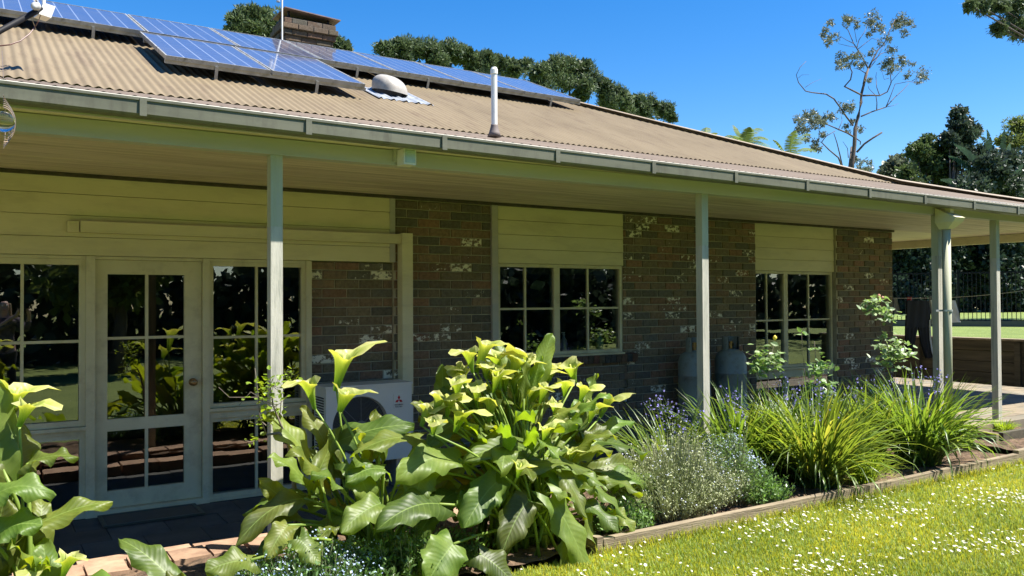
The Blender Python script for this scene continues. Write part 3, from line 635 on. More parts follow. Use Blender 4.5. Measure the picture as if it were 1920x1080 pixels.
b.box(ax0, ax0+.01, ay0+.001, ay1, az0, az1); b.box(ax1-.01, ax1, ay0+.001, ay1, az0, az1); b.box(ax0+.01, ax1-.01, ay0+.001, ay1, az1-.01, az1+.0); b.box(ax0+.01, ax1-.01, ay1-.01, ay1, az0, az1-.01); b.box(ax0+.01, ax1-.01, ay0+.002, ay1-.01, az0, az0+.01)
b.box(ax0-.008, ax1+.008, ay0-.008, ay1+.008, az1+.001, az1+.018)
b.build('casing', M['ac'], ac)
b = MB(); b.lathe((cxx, ay0+.05, czz), [(.001, 0), (rf*.97, .001), (rf*.97, .04)], 40, ax=(0, 1, 0)); b.build('fan_well', M['dark'], ac)
b = MB()
for k in range(20): r = .05+k*.0108; b.tube([(cxx+r*cos(2*pi*i/40), ay0-.004, czz+r*sin(2*pi*i/40)) for i in range(41)], .0014, 5, cap=False)
for k in range(8): a = k*pi/4+pi/2; b.tube([(cxx+.04*cos(a), ay0-.006, czz+.04*sin(a)), (cxx+rf*cos(a), ay0-.004, czz+rf*sin(a))], .0025, 5)
b.lathe((cxx, ay0-.004, czz), [(.05, 0), (.048, .008), (.001, .012)], 20, ax=(0, -1, 0)); b.build('fan_grille', plain('grille_grey', (.16, .18, .17)), ac)
b = MB()
for k in range(24): b.box(ax0-.006, ax0-.002, ay0+.05, ay1-.04, az0+.05+k*.023, az0+.05+k*.023+.010)
b.build('side_louvre', M['dark'], ac)
b = MB(); b.box(ax0+.08, ax0+.14, ay0+.03, ay1-.03, 0, az0); b.build('foot', M['galv'], ac); b = MB(); b.box(ax1-.14, ax1-.08, ay0+.03, ay1-.03, 0, az0); b.build('foot', M['galv'], ac)
bx, bz = 3.205, .775; yl = ay0-.004
b = MB(); b.box(bx-.052, bx+.052, yl, ay0-.001, bz-.06, bz+.072); badge = b.build('badge', M['ac'], ac)
def rhomb(b, cx, cz, ang, s=.036, wd=.021):
    d = np.array([cos(ang), 0, sin(ang)]); p = np.array([-sin(ang), 0, cos(ang)]); o = np.array([cx, yl-.003, cz])
    V = [o, o+d*s/2+p*wd/2*1.0, o+d*s, o+d*s/2-p*wd/2*1.0]; b.add(V+[v+np.array([0, .002, 0]) for v in V], [(0, 3, 2, 1), (0, 1, 5, 4), (1, 2, 6, 5), (2, 3, 7, 6), (3, 0, 4, 7)])
b = MB()
for a in (90, 210, 330): rhomb(b, bx, bz+.018, radians(a), .042, .0242)
b.build('diamond_logo', M['red'], badge)
def text(body, size, loc, rot, m, parent, name):
    cu = bpy.data.curves.new(name, 'FONT'); cu.body = body; cu.size = size; cu.align_x = 'CENTER'; cu.extrude = .0006
    to = bpy.data.objects.new('tmp', cu); SC.collection.objects.link(to)
    me = bpy.data.meshes.new_from_object(to); bpy.data.objects.remove(to); me.name = name
    me.transform(Matrix.Translation(Vector(loc)-Vector(ORG[parent.name])) @ rot); me.materials.append(m)
    o = bpy.data.objects.new(name, me); SC.collection.objects.link(o); o.parent = parent; return o
rt = Matrix.Rotation(pi/2, 4, 'X')
text('MITSUBISHI', .0165, (bx, yl-.002, bz-.031), rt, M['dark'], badge, 'lettering'); text('ELECTRIC', .0165, (bx, yl-.002, bz-.049), rt, M['dark'], badge, 'lettering')
b = MB(); b.box(ax1+.0, ax1+.04, ay0+.05, ay0+.2, .35, .75); b.build('valve_cover', M['ac'], ac)

# ---------------- gas cylinders
def gas(x, y, label, r=.187):
    t = thing('gas_cylinder', label, 'gas cylinder', (x, y, 0), 'tall gas cylinders against the brick wall')
    b = MB(); b.lathe((x, y, 0), [(r*.85, .02), (r, .08), (r, .36), (r+.004, .365), (r+.004, .375), (r, .38), (r, .80), (r+.004, .805), (r+.004, .815), (r, .82), (r, .95), (r*.96, 1.0), (r*.82, 1.05), (r*.5, 1.09), (.05, 1.10)], 32); b.build('tank', M['gas'], t, smooth=True)
    b = MB(); n = 28; rows = []
    for zz, ir in ((1.06, 0), (1.24, 0), (1.245, .01), (1.24, .02), (1.06, .02)): rows.append([(x+(r*.52-ir)*cos(2*pi*k/n*.72-.9), y+(r*.52-ir)*sin(2*pi*k/n*.72-.9), zz) for k in range(n+1)])
    b.grid(np.array(rows)); b.build('collar', M['gas'], t, smooth=True)
    b = MB(); b.tube([(x, y, 1.09), (x, y, 1.17)], .022, 10); b.tube([(x-.04, y, 1.15), (x+.05, y, 1.15)], .014, 8); b.lathe((x, y, 1.17), [(.03, 0), (.03, .02)], 12); b.build('valve', M['brass'], t)
    b = MB(); b.tube([(x, y, 0), (x, y, .045)], r*.86, 24); b.build('foot_ring', M['gas'], t)
gas(7.00, 7.02, 'gas cylinder half hidden behind the second verandah post'); gas(7.58, 7.0, 'gas cylinder standing clear, nearer the far window')
# door mat
dm = thing('door_mat', 'dark slatted door mat on the paving before the glazed door', 'door mat', (1.15, 7.08, .003))
b = MB(); b.box(.78, 1.51, 6.88, 6.91, .006, .022); b.box(.78, 1.51, 7.23, 7.26, .006, .022); b.box(.78, .81, 6.91, 7.23, .006, .022); b.box(1.48, 1.51, 6.91, 7.23, .006, .022); b.build('mat_border', plain('mat_rubber', (.05, .06, .05)), dm)
b = MB(); y = 6.918
while y < 7.225: b.box(.81, 1.48, y, y+.014, .006, .019); y += .024
b.build('mat_slats', plain('mat_slat', (.10, .085, .065), .8), dm)

# ---------------- clothesline
cl = thing('clothesline', 'thin wire line strung under the end verandah', 'clothesline', (12, 7.5, 1.7))
A_ = W(1670, 559, 7.4); B_ = W(1950, 541, 6.3); pts = [A_*(1-t)+B_*t-np.array([0, 0, .05*sin(pi*t)]) for t in np.linspace(0, 1, 12)]
b = MB(); b.tube(pts, .003, 5); b.build('wire', M['galv'], cl)
def garment(name, label, px, y0, m, Yp, cat):
    t = thing(name, label, cat, tuple(W(px[0][0], y0, Yp)))
    return t
def cloth(b, left, right, Yp, amp=.012, thick=.012, c=None):
    """left/right: lists of px points (x,y) down the two sides; builds a two-sided folded cloth"""
    rows = []
    for (lx, ly), (rx, ry) in zip(left, right):
        a = W(lx, ly, Yp); d = W(rx, ry, Yp); n = 10
        top = [a+(d-a)*k/n+np.array([0, -thick+amp*sin(k*1.9+ly*.05), 0]) for k in range(n+1)]; bot = [a+(d-a)*k/n+np.array([0, thick+amp*sin(k*1.9+ly*.05), 0]) for k in range(n, -1, -1)]
        rows.append(top+bot+[top[0]])
    b.grid(np.array(rows), c)
yp = 7.35
t = thing('trousers', 'black trousers with white side stripe pegged to the line', 'trousers', tuple(W(1720, 564, yp)))
b = MB(); cloth(b, [(1700, 563), (1698, 590), (1697, 615)], [(1741, 564), (1742, 590), (1743, 615)], yp); cloth(b, [(1697, 615), (1698, 635), (1702, 655), (1706, 668)], [(1720, 612), (1716, 635), (1713, 655), (1711, 668)], yp); cloth(b, [(1720, 612), (1727, 640), (1733, 660), (1737, 672)], [(1743, 615), (1744, 640), (1747, 660), (1750, 670)], yp)
b.build('legs', M['cloth_black'], t, smooth=True)
b = MB(); cloth(b, [(1742, 600), (1743, 635), (1746, 655), (1749, 668)], [(1744, 600), (1746, 635), (1749, 655), (1752, 668)], yp-.02, .002, .003); b.build('side_stripe', M['cloth_white'], t, smooth=True)
b = MB(); o = W(1708, 563, yp-.03); b.obox(o, (.02, 0, 0), (0, .06, 0), (0, 0, .05)); b.build('peg', M['red'], t)
t = thing('white_shirt', 'white garment pegged between the trousers and the corner post', 'shirt', tuple(W(1750, 564, yp)))
b = MB(); cloth(b, [(1744, 562), (1744, 585), (1745, 608)], [(1790, 563), (1793, 585), (1797, 604)], yp+.1, .03); b.build('shirt_body', M['cloth_white'], t, smooth=True)
t = thing('white_cloth', 'small pale cloth pegged on the line beside the brick corner', 'cloth', tuple(W(1680, 562, yp+.6)))
b = MB(); cloth(b, [(1677, 559), (1678, 580), (1680, 590)], [(1680, 559), (1684, 580), (1690, 590)], yp+.25, .02); b.build('cloth_fold', M['cloth_white'], t, smooth=True)

# ---------------- garden timber edging
te = thing('timber_edging', 'weathered timber sleeper edging along the daisy lawn', 'garden edging', (5, 4.1, 0))
b = MB(); b.obox((3.28, 4.08, .02), (2.9, .0, 0), (0, .055, 0), (0, 0, .175)); b.build('sleeper', M['timber'], te)
b = MB(); b.obox((6.19, 4.085, .02), (2.2, .04, 0), (0, .055, 0), (0, 0, .17)); b.build('sleeper', M['timber'], te)
b = MB(); b.obox((8.4, 4.13, .02), (3.6, .05, 0), (0, .055, 0), (0, 0, .20)); b.build('sleeper', M['timber'], te)
b = MB(); b.obox((3.23, 4.085, .02), (0, .6, 0), (.05, 0, 0), (0, 0, .19)); b.build('sleeper', M['timber'], te)
te2 = thing('raised_edging', 'low dark sleeper step around the mulch below the raised paving', 'garden edging', (9.6, 4.8, .1))
b = MB(); b.obox((8.95, 4.62, .1), (.05, .4, 0), (.05, 0, 0), (0, 0, .17)); b.build('sleeper', M['timber'], te2)
b = MB(); b.obox((9.05, 4.60, .1), (3.5, .03, 0), (0, .06, 0), (0, 0, .17)); b.build('sleeper', M['sleeper_dark'], te2)

# ---------------- retaining wall, upper lawn, pool fence
rw = thing('retaining_wall', 'dark timber retaining wall below the sunlit upper lawn', 'retaining wall', (15.1, 9, 0))
for k in range(5):
    b = MB(); z0 = .0+k*.19; b.box(15.0+rnd.uniform(0, .01), 15.08, 3.5, 24, z0+.004, z0+.186); b.build('sleeper', M['sleeper_dark'], rw)
b = MB()
for y in np.arange(3.7, 24, 1.8): b.box(14.93, 15.0, y, y+.09, 0, .93)
b.build('wall_posts', M['sleeper_dark'], rw)
b = MB(); b.box(14.90, 15.16, 3.5, 24, .95, .985); b.build('capping', M['timber'], rw)
sheet('upper_lawn', M['lawn'], [(15.09, 1), (60, 1), (60, 60), (15.09, 60)], .95)
sheet('side_path', M['deckpaver'], [(13.95, 3.5), (15.0, 3.5), (15.0, 24), (13.95, 24)], .05)
fa = WD(1600, 600, 23.0)[:2]; fb = WD(2150, 600, 20.5)[:2]; d_ = (fb-fa); Lf = np.linalg.norm(d_); d_ /= Lf; nf = np.array([-d_[1], d_[0]])
fz = .95
def along(t, z, off=0): p = fa+d_*t+nf*off; return np.array([p[0], p[1], z])
fe = thing('pool_fence', 'black metal picket pool fence on the upper lawn', 'fence', tuple(along(Lf/2, fz)))
b = MB(); t = 0
while t < Lf: b.obox(along(t, fz+.12), (*(d_*.016), 0), (*(nf*.016), 0), (0, 0, 1.33)); t += .10
b.build('pickets', M['black'], fe)
for z in (.14, 1.40):
  b = MB(); b.obox(along(0, fz+z), (*(d_*Lf), 0), (*(nf*.03), 0), (0, 0, .035)); b.build('rail', M['black'], fe)
for k in range(6):
    b = MB(); b.obox(along(.9+k*1.62*1.02, fz), (*(d_*.06), 0), (*(nf*.06), 0), (0, 0, 1.5)); b.build('post', M['black'], fe)
kb = thing('concrete_kerb', 'grey concrete kerb at foot of the pool fence', 'kerb', tuple(along(Lf/2, fz)))
b = MB(); b.obox(along(-1, fz-.02, -.12), (*(d_*(Lf*.62+1)), 0), (*(nf*.14), 0), (0, 0, .17)); b.build('kerb', plain('grey_concrete', (.10, .10, .10), .8), kb)
b = MB(); b.obox(along(-3, fz-.01, .3), (*(d_*(Lf+6)), 0), (*(nf*4.0), 0), (0, 0, .05)); o = b.build('pool_paving', plain('pale_concrete', (.5, .48, .45), .8)); o['kind'] = 'structure'

# ================================================================ vegetation
def unit(v): v = np.asarray(v, float); return v/(np.linalg.norm(v)+1e-9)
def bez(a, m, b_, n): t = np.linspace(0, 1, n)[:, None]; return (1-t)**2*a+2*t*(1-t)*m+t**2*b_
def arum_leaf(b, B, T, w_, nh=(0, -.45, 1), sag=.15, wave=.03, fold=.18, tone=1., lobes=.28):
    B = np.array(B, float); T = np.array(T, float); Ln = np.linalg.norm(T-B); nh = unit(nh)
    Mx = (B+T)/2+np.array([0, 0, sag*Ln])+nh*.04*Ln
    nv, nu = 17, 11; v = np.linspace(0, 1, nv); P = bez(B, Mx, T, nv); tg = np.gradient(P, axis=0); tg /= np.linalg.norm(tg, axis=1)[:, None]
    s = np.cross(tg, nh); s /= np.linalg.norm(s, axis=1)[:, None]+1e-9; n = np.cross(s, tg)
    pr = (1-v)**.72*(.62+1.5*v); pr[-1] = .01; u = np.linspace(-1, 1, nu)
    ph1, ph2 = rnd.uniform(0, 6), rnd.uniform(0, 6); fr = rnd.uniform(11, 17)
    out = np.zeros((nv, nu, 3)); uv = np.zeros((nv, nu, 3)); tw = rnd.uniform(-.15, .15)
    for j, uu in enumerate(u):
        au = abs(uu); ph = ph1 if uu > 0 else ph2
        wob = 1+(.08*np.sin(v*fr*1.7+ph*2)+.04*np.sin(v*fr*3.9+ph))*au
        off = (uu*w_/2*pr*wob)[:, None]*s*(1-.12*au*au)
        up = (fold*au*w_*.5*pr+wave*au**2*np.sin(v*fr+ph)*(1-.2*v)+uu*tw*w_*v-.10*w_*au**4)[:, None]*n
        back = -tg*((1-v)**4*(au**1.2)*lobes*Ln*.8)[:, None]
        out[:, j] = P+off+up+back; uv[:, j, 0] = uu; uv[:, j, 1] = v
    k = tone*rnd.choice([rnd.uniform(.6, .95), rnd.uniform(.9, 1.3)]); ty = rnd.uniform(.88, 1.3)
    b.grid(out, (k*ty, k, k*.9, 1), uv.reshape(-1, 3)); return P
def spathe(b, bs, P, d=(0, 0, 1), H=.17, R=.055, face=0, curl=1.0, tone=1.):
    """funnel flower: P is the base of the funnel, d its axis; the rim flares and ends in a curled point at azimuth `face`"""
    P = np.array(P, float); d = unit(d); a = unit(np.cross(d, (cos(face+pi/2), sin(face+pi/2), .01))); c = np.cross(d, a)
    if np.dot(a, (cos(face), sin(face), 0)) < 0: a = -a; 
    nt_, na = 10, 21; out = np.zeros((nt_, na, 3)); uv = np.zeros((nt_, na, 3)); cc = np.ones((nt_*na, 4)); p1 = rnd.uniform(0, 6)
    for i in range(nt_):
        t = i/(nt_-1)
        for j in range(na):
            q = -pi+2*pi*j/(na-1); tip = max(0, cos(q))**3
            r = R*(.24+.85*t**1.3+.38*t**5)*(1+.3*tip*t**3)+.10*R*j/na
            h = H*t*(.72+.28*tip)+ -curl*H*.35*tip*max(0, t-.75)/.25*.6
            if tip < .3: h -= H*.12*max(0, t-.7)/.3
            h += .016*sin(3*q+p1)*t**3; r += (.012*sin(5*q+p1*2)+.008*sin(9*q+p1))*t**4+tip*t**6*H*.32
            out[i, j] = P+d*h+a*(r*cos(q))+c*(r*sin(q)); uv[i, j] = (q/pi*2, t*.3, 0)
            g = t; kk = tone*(.55+.5*g)
            cc[i*na+j] = (kk*(.55+.60*g), kk, kk*(.4+1.0*g**2), 1)
    b.grid(out, cc, uv.reshape(-1, 3))
    bs.tube([P+d*H*.12, P+d*H*.6], [R*.13, R*.09], 8, (1.6, 1.5, .5, 1))
def pet(bs, g, B, r=.011, bow=.0, tone=1.0, ln=None):
    g = np.array(g, float); B = np.array(B, float)
    m = (g+B)/2; m[2] += .1*np.linalg.norm(B-g); m[:2] = g[:2]+(B[:2]-g[:2])*.25; P = bez(g, m, B, 7)
    bs.tube(P, list(np.linspace(r*1.25, r*.7, 7)), 7, (tone, tone, tone*.9, 1))

def calla(label, gx, gy, leaves, flowers, nl=0, nf=0, rad=.4, hgt=.8, spreadc=.3, group=None, gz=LZ+.03, sc=1.0, fr=None):
    t = thing('calla_lily', label, 'plant', (gx, gy, gz), group)
    lf = MB(); sm = MB(); k = 0
    g = lambda: (gx+rnd.gauss(0, spreadc*.35), gy+rnd.gauss(0, .12), gz)
    for L_ in leaves:
        (ax, ay), (tx, ty), wd, Ya, Yt = L_[:5]; nh = L_[5] if len(L_) > 5 else (0, -.5, 1); sg = L_[6] if len(L_) > 6 else .12
        A = W(ax, ay, Ya); T = W(tx, ty, Yt); arum_leaf(lf, A, T, wd, nh, sg, tone=L_[7] if len(L_) > 7 else 1.); pet(sm, g(), A)
    for _ in range(nl):
        a = rnd.uniform(0, 2*pi); r = rad*sqrt(rnd.random()); z = gz+hgt*rnd.uniform(.32, 1)*(1-.30*r/rad)
        A = np.array([gx+r*cos(a)*1.3, gy+r*sin(a)*.7, z]); ll = rnd.uniform(.24, .40)*sc; el = rnd.uniform(-.8, .3)+1.5*max(0, (z-gz)/hgt-.45)*2
        T = A+ll*np.array([cos(a)*cos(el), sin(a)*cos(el)*.8, sin(el)])
        if T[1] > 5.05: T[1] = 5.05
        arum_leaf(lf, A, T, ll*rnd.uniform(.36, .56), (cos(a)*.2, -.4+sin(a)*.2, 1), rnd.uniform(.05, .3), wave=.028*sc); pet(sm, g(), A)
    lf.build('foliage', M['arum'], t, smooth=True)
    fl_ = list(flowers)
    for _ in range(nf):
        x0, x1, y0, y1 = fr; fl_.append((rnd.uniform(x0, x1), rnd.uniform(y0, y1), rnd.uniform(4.3, 4.8), rnd.uniform(.11, .16), rnd.uniform(-pi, pi)))
    for q in fl_:
        fx, fy, Yf, H = q[:4]; face = q[4] if len(q) > 4 else rnd.uniform(-pi, 0); cu = q[5] if len(q) > 5 else rnd.uniform(.3, 1.2)
        P = W(fx, fy, Yf); fb_ = MB(); d = (rnd.uniform(-.25, .25)+.3*cos(face), -.15+.2*sin(face), 1); P = P-np.array([0, 0, H*.5])
        fs = MB(); spathe(fb_, fs, P, d, H*rnd.uniform(1.1, 1.7), H*rnd.uniform(.22, .34), face, cu, rnd.uniform(.75, 1.15)); o = fb_.build('flower', M['spathe'], t, smooth=True); fs.build('spadix', M['spathe'], o, smooth=True)
        pet(sm, g(), P+unit(d)*H*.03, .008, tone=1.2)
    sm.build('stems', M['stem'], t, smooth=True); return t
ly = lambda *q: q
# main clump, leaves listed as attachment and tip in the photograph with their depth
main = [((1004, 850), (872, 866), .30, 4.35, 4.2, (0, -.9, .8), .2), ((1002, 872), (1112, 886), .20, 4.2, 4.2, (.1, -.25, 1), .12), ((1140, 893), (1241, 913), .24, 4.4, 4.4, (0, -.5, 1), .08),
        ((860, 862), (742, 900), .26, 4.3, 4.15, (0, -.6, .9), .2), ((824, 945), (705, 995), .28, 4.2, 4.05, (-.1, -.8, .8), .18, .8), ((1034, 935), (1104, 1078), .26, 4.1, 3.95, (.2, -1, .5), .1),
        ((1090, 955), (1128, 1068), .18, 4.2, 4.1, (.5, -1, .4), .15), ((850, 1020), (800, 1095), .32, 4.1, 4.0, (0, -1, .8), .1), ((1123, 807), (1190, 792), .15, 4.6, 4.6, (0, -.6, 1), .1, 1.2),
        ((1105, 885), (1196, 872), .18, 4.5, 4.5, (0, -.8, .7), .12, 1.1), ((1098, 757), (1118, 700), .13, 4.7, 4.7, (.3, -1, .2), .0), ((985, 725), (1048, 688), .13, 4.7, 4.7, (0, -1, .6), .05),
        ((830, 748), (829, 682), .13, 4.5, 4.5, (-.4, -1, .1), 0, .8), ((960, 800), (1030, 740), .26, 4.6, 4.7, (0, -.6, 1), .05), ((930, 905), (870, 990), .26, 4.2, 4.1, (0, -1, .5), .15, .8),
        ((1020, 900), (1060, 830), .22, 4.5, 4.6, (.3, -1, .4), .05), ((990, 940), (940, 1040), .26, 4.15, 4.05, (-.2, -1, .5), .2, .75), ((1060, 800), (1130, 850), .24, 4.6, 4.5, (.2, -.4, 1), .2),
        ((880, 790), (800, 840), .24, 4.5, 4.4, (-.2, -.5, 1), .2), ((900, 850), (960, 780), .24, 4.6, 4.7, (0, -1, .5), .0), ((800, 880), (770, 960), .24, 4.3, 4.2, (-.3, -.8, .6), .2, .8),
        ((1150, 960), (1195, 1010), .14, 4.2, 4.1, (.2, -.8, .6), .3, 1.2), ((1080, 1000), (1050, 1075), .2, 4.1, 4.0, (0, -1, .4), .1), ((900, 1040), (960, 1090), .25, 4.05, 3.95, (0, -.8, .8), .1, .7)]
fls = [(893, 668, 4.5, .20, -.2, 1.4), (886, 675, 4.45, .15, -2.9), (858, 725, 4.3, .15, -1.8), (935, 675, 4.6, .14, -2.8), (955, 690, 4.5, .15, -.4), (978, 672, 4.6, .19, -2.6, 0), (911, 690, 4.45, .13, -2),
       (925, 715, 4.4, .14, -1.2), (948, 712, 4.5, .14, -2.2), (1003, 708, 4.6, .13, -.6), (1012, 735, 4.5, .14, -1.5), (978, 748, 4.5, .16, -.9), (815, 750, 4.35, .15, -.8), (790, 778, 4.4, .13, -.6), (812, 795, 4.2, .12, -1.8),
       (1078, 690, 4.7, .20, -2.8, .1), (1058, 722, 4.6, .15, -2.4), (1088, 735, 4.6, .13, -.5), (1105, 770, 4.5, .15, -1.5), (1125, 760, 4.6, .17, -.3), (970, 878, 4.0, .10, -1.5), (1020, 810, 4.2, .11, -.3), (1070, 850, 4.4, .12, -1.8),
       (990, 770, 4.5, .13, -1), (895, 740, 4.4, .14, -2), (870, 700, 4.5, .14, -2.6), (838, 760, 4.35, .13, -1.2), (1040, 760, 4.5, .13, -2)]
calla('large calla clump crowned with yellow-green funnel flowers, centre of the bed', 2.95, 4.5, main, fls, nl=86, nf=12, rad=.46, hgt=1.15, fr=(800, 1040, 690, 790))
left = [((612, 838), (777, 797), .26, 4.7, 4.5, (0, -.5, 1), .1), ((787, 822), (658, 856), .22, 4.5, 4.4, (0, -.5, 1), .15), ((714, 944), (640, 1000), .22, 4.2, 4.1, (0, -.7, .9), .15), ((720, 880), (650, 905), .2, 4.4, 4.3, (0, -.6, 1), .2),
        ((590, 900), (640, 800), .14, 4.5, 4.7, (.4, -1, .2), .1), ((580, 860), (500, 775), .22, 4.7, 4.8, (0, -.4, 1), .1), ((640, 920), (585, 890), .2, 4.4, 4.3, (0, -.5, 1), .2), ((545, 950), (486, 900), .15, 4.6, 4.6, (-.4, -1, .3), .05),
        ((570, 935), (440, 1025), .2, 4.5, 4.4, (-.2, -.6, 1), .25, .8), ((540, 985), (500, 1050), .17, 4.3, 4.2, (0, -.8, .8), .15), ((470, 1050), (385, 1072), .2, 4.2, 4.2, (0, -.5, 1), .1), ((660, 870), (700, 960), .25, 4.4, 4.3, (0, -.9, .5), .2, .8),
        ((560, 1010), (600, 1060), .18, 4.2, 4.1, (0, -.8, .8), .1)]
calla('smaller calla plant with one tall upright flower beside the first verandah post', 1.95, 4.6, left, [(630, 692, 4.75, .26, -.1, .2), (590, 738, 4.6, .17, -2.7), (637, 742, 4.6, .18, -.4)], nl=38, rad=.36, hgt=.74)
fg = [((25, 905), (38, 788), .26, 4.3, 4.4, (.2, -1, .2), .0), ((5, 880), (-15, 700), .2, 4.3, 4.4, (0, -1, .3), .1), ((52, 868), (148, 858), .12, 4.3, 4.2, (0, -.6, 1), .15, 1.2), ((-30, 945), (100, 935), .16, 4.2, 4.1, (0, -.5, 1), .45, 1.15),
      ((55, 992), (212, 940), .15, 4.3, 4.3, (0, -.6, 1), .1, 1.1), ((-20, 1010), (80, 985), .22, 4.2, 4.1, (0, -.7, .8), .25), ((30, 1070), (60, 960), .22, 4.3, 4.3, (.5, -1, .1), 0, .8), ((-20, 1060), (10, 930), .26, 4.3, 4.3, (-.2, -1, .2), 0, .8),
      ((90, 1110), (80, 1010), .18, 4.2, 4.3, (.3, -1, .2), 0, .9), ((330, 1095), (222, 1010), .20, 4.3, 4.5, (0, -.9, .8), .12), ((300, 1110), (345, 1085), .16, 4.2, 4.2)]
calla('calla plant with curled yellow-green leaves at the left picture edge', .25, 4.35, fg, [(10, 745, 4.4, .18, 0, .8), (36, 770, 4.3, .14, -.3), (118, 1052, 4.2, .14, -1.2), (70, 1075, 4.2, .12, -2)], nl=12, rad=.24, hgt=.5)

# ---------- strap leaved clumps
def strap(label, cx, cy, z, h, rad, n, tone=(1, 1, 1), wd=.018, fl=(), nfl=0, droop=1., group='strap leaved clumps in the garden bed'):
    t = thing('flax_lily', label, 'plant', (cx, cy, z), group); b = MB(); ns = 7; s = np.linspace(0, 1, ns)
    for _ in range(n):
        a = rnd.uniform(0, 2*pi); rr = rad*.32*sqrt(rnd.random()); o = np.array([cx+rr*cos(a), cy+rr*sin(a), z])
        a += rnd.gauss(0, .5); ln = h*rnd.uniform(.6, 1.12); lean = rnd.uniform(.05, .75)**1.1*droop*(.5+rr/rad*1.6); bend = rnd.uniform(.2, 1.5)*droop
        if rnd.random() < .12: bend += 1.6
        th = lean+bend*s**1.6; dx = np.cumsum(np.sin(th))*ln/ns; dz = np.cumsum(np.cos(th))*ln/ns; dx -= dx[0]; dz -= dz[0]
        P = o+np.stack([dx*cos(a), dx*sin(a), dz], -1); P[:, 2] = np.maximum(P[:, 2], LZ+.01)
        sd_ = np.array([-sin(a), cos(a), rnd.uniform(-.4, .4)]); wdt = wd*rnd.uniform(.6, 1.2)*(1-s**2.2)*(.7+.6*s)+.0006; cr = np.stack([-np.sin(th)*0, 0*s, 0*s], -1)
        k = rnd.uniform(.6, 1.25); yb = rnd.random(); c = (k*tone[0]*(1.5 if yb > .9 else 1), k*tone[1]*(1.15 if yb > .9 else 1), k*tone[2]*(1.3 if yb > .9 else .9), 1)
        mid = P-np.array([cos(a), sin(a), 0])*.15*wdt[:, None]*0+np.array([0, 0, -.25])*wdt[:, None]
        b.grid(np.stack([P-sd_*wdt[:, None]/2, mid, P+sd_*wdt[:, None]/2], 1), c)
    b.build('foliage', M['strap'], t, smooth=True)
    if nfl:
        f = MB(); sm = MB()
        for _ in range(nfl):
            a = rnd.uniform(0, 2*pi); r = rad*rnd.uniform(0, .8); g = np.array([cx+r*.3*cos(a), cy+r*.3*sin(a), z+.1]); T = np.array([cx+r*cos(a)*1.0, cy+r*sin(a)*.6, z+h*rnd.uniform(.50, .82)])
            P = bez(g, (g+T)/2+np.array([0, 0, .12]), T, 6); sm.tube(P, [.004, .0035, .003, .0025, .002, .0015], 5, (.8, .8, .6, 1))
            for q in range(rnd.randint(6, 14)):
                p = T+nr.normal(0, 1, 3)*np.array([.03, .03, .055])-np.array([0, 0, .03]); R = rnd.uniform(.007, .012); sm.tube([T-np.array([0, 0, .04]), p], .001, 3, (.7, .7, .6, 1), cap=False)
                n_ = unit(nr.normal(0, 1, 3)+np.array([0, -1, .6])); u_ = unit(np.cross(n_, (0, .3, 1))); v_ = np.cross(n_, u_); V = [p]
                for k in range(12): rr = R*(1 if k % 2 else .45); V.append(p+rr*(u_*cos(pi*k/6)+v_*sin(pi*k/6))+n_*.002*(k % 2))
                kk = rnd.uniform(.8, 1.2); f.add(V, [(0, 1+k, 1+(k+1) % 12) for k in range(12)], (.40*kk, .36*kk, .92*kk, 1))
        f.build('flowers', M['petal'], t); sm.build('flower_stems', M['stem'], t)
    return t
def bedxy(px, Y): p = W(px, 700, Y); return p[0], Y
for lb, px, Y, h, rad, n, tone, nf_, wd in [
    ('sparse strap clump with purple blooms in front of the second verandah post', 1262, 4.98, .90, .42, 210, (.85, .9, .8), 16, .020),
    ('dark green strap clump right behind the grey bush, purple blooms above', 1385, 4.98, 1.02, .42, 360, (.75, .85, .7), 14, .026),
    ('shaded strap clump behind others, below the rose with yellow bud', 1465, 5.0, .98, .42, 300, (.85, .95, .8), 12, .024),
    ('largest bright strap clump spilling over the timber edge', 1530, 4.5, 1.02, .58, 560, (1.15, 1.1, .9), 12, .027),
    ('strap clump with purple blooms in front of the brick corner', 1625, 4.95, .98, .42, 300, (1, 1, .85), 13, .024),
    ('rightmost tall strap clump beside the downpipe', 1722, 4.55, 1.06, .54, 460, (.85, .95, .8), 12, .031)]:
    x, y = bedxy(px, Y); strap(lb, x, y, LZ+.04, h, rad, n, tone, wd, nfl=nf_)
x, y = bedxy(1618, 4.35); strap('low lime green grassy tuft between the two big strap clumps', x, y, LZ+.02, .42, .26, 420, (1.5, 1.5, .9), .007, group='small tufts')
x, y = bedxy(1805, 4.75); strap('small silvery strap plant right of the rightmost clump', x, y, .15, .30, .22, 70, (1.3, 1.3, 1.6), .02, group='small tufts')
x, y = bedxy(1880, 4.95); strap('low green weed patch at foot of the outer post', x, y, .2, .16, .3, 300, (1.6, 1.6, .7), .006, group='small tufts')

# ---------- generic leaf scatter (numpy)
def leafbits(b, P, size, asp=.5, nrm=None, tone=(1, 1, 1), var=.35, fold=True):
    """one pointed leaf (4-vertex rhombus) per point in P"""
    n = len(P); sz = size*nr.uniform(.6, 1.3, (n, 1)); d = nr.normal(0, 1, (n, 3))
    if nrm is not None: d = d*.7+nrm
    d /= np.linalg.norm(d, axis=1)[:, None]+1e-9; q = nr.normal(0, 1, (n, 3)); s = np.cross(d, q); s /= np.linalg.norm(s, axis=1)[:, None]+1e-9
    V = np.stack([P, P+d*sz*.5+s*sz*asp/2, P+d*sz, P+d*sz*.5-s*sz*asp/2], 1).reshape(-1, 3)
    Fc = np.arange(4*n).reshape(n, 4); k = nr.uniform(1-var, 1+var, (n, 1)); c = np.concatenate([k*tone[0], k*tone[1], k*tone[2], np.ones((n, 1))], 1)
    b.add(V, Fc, np.repeat(c, 4, 0))
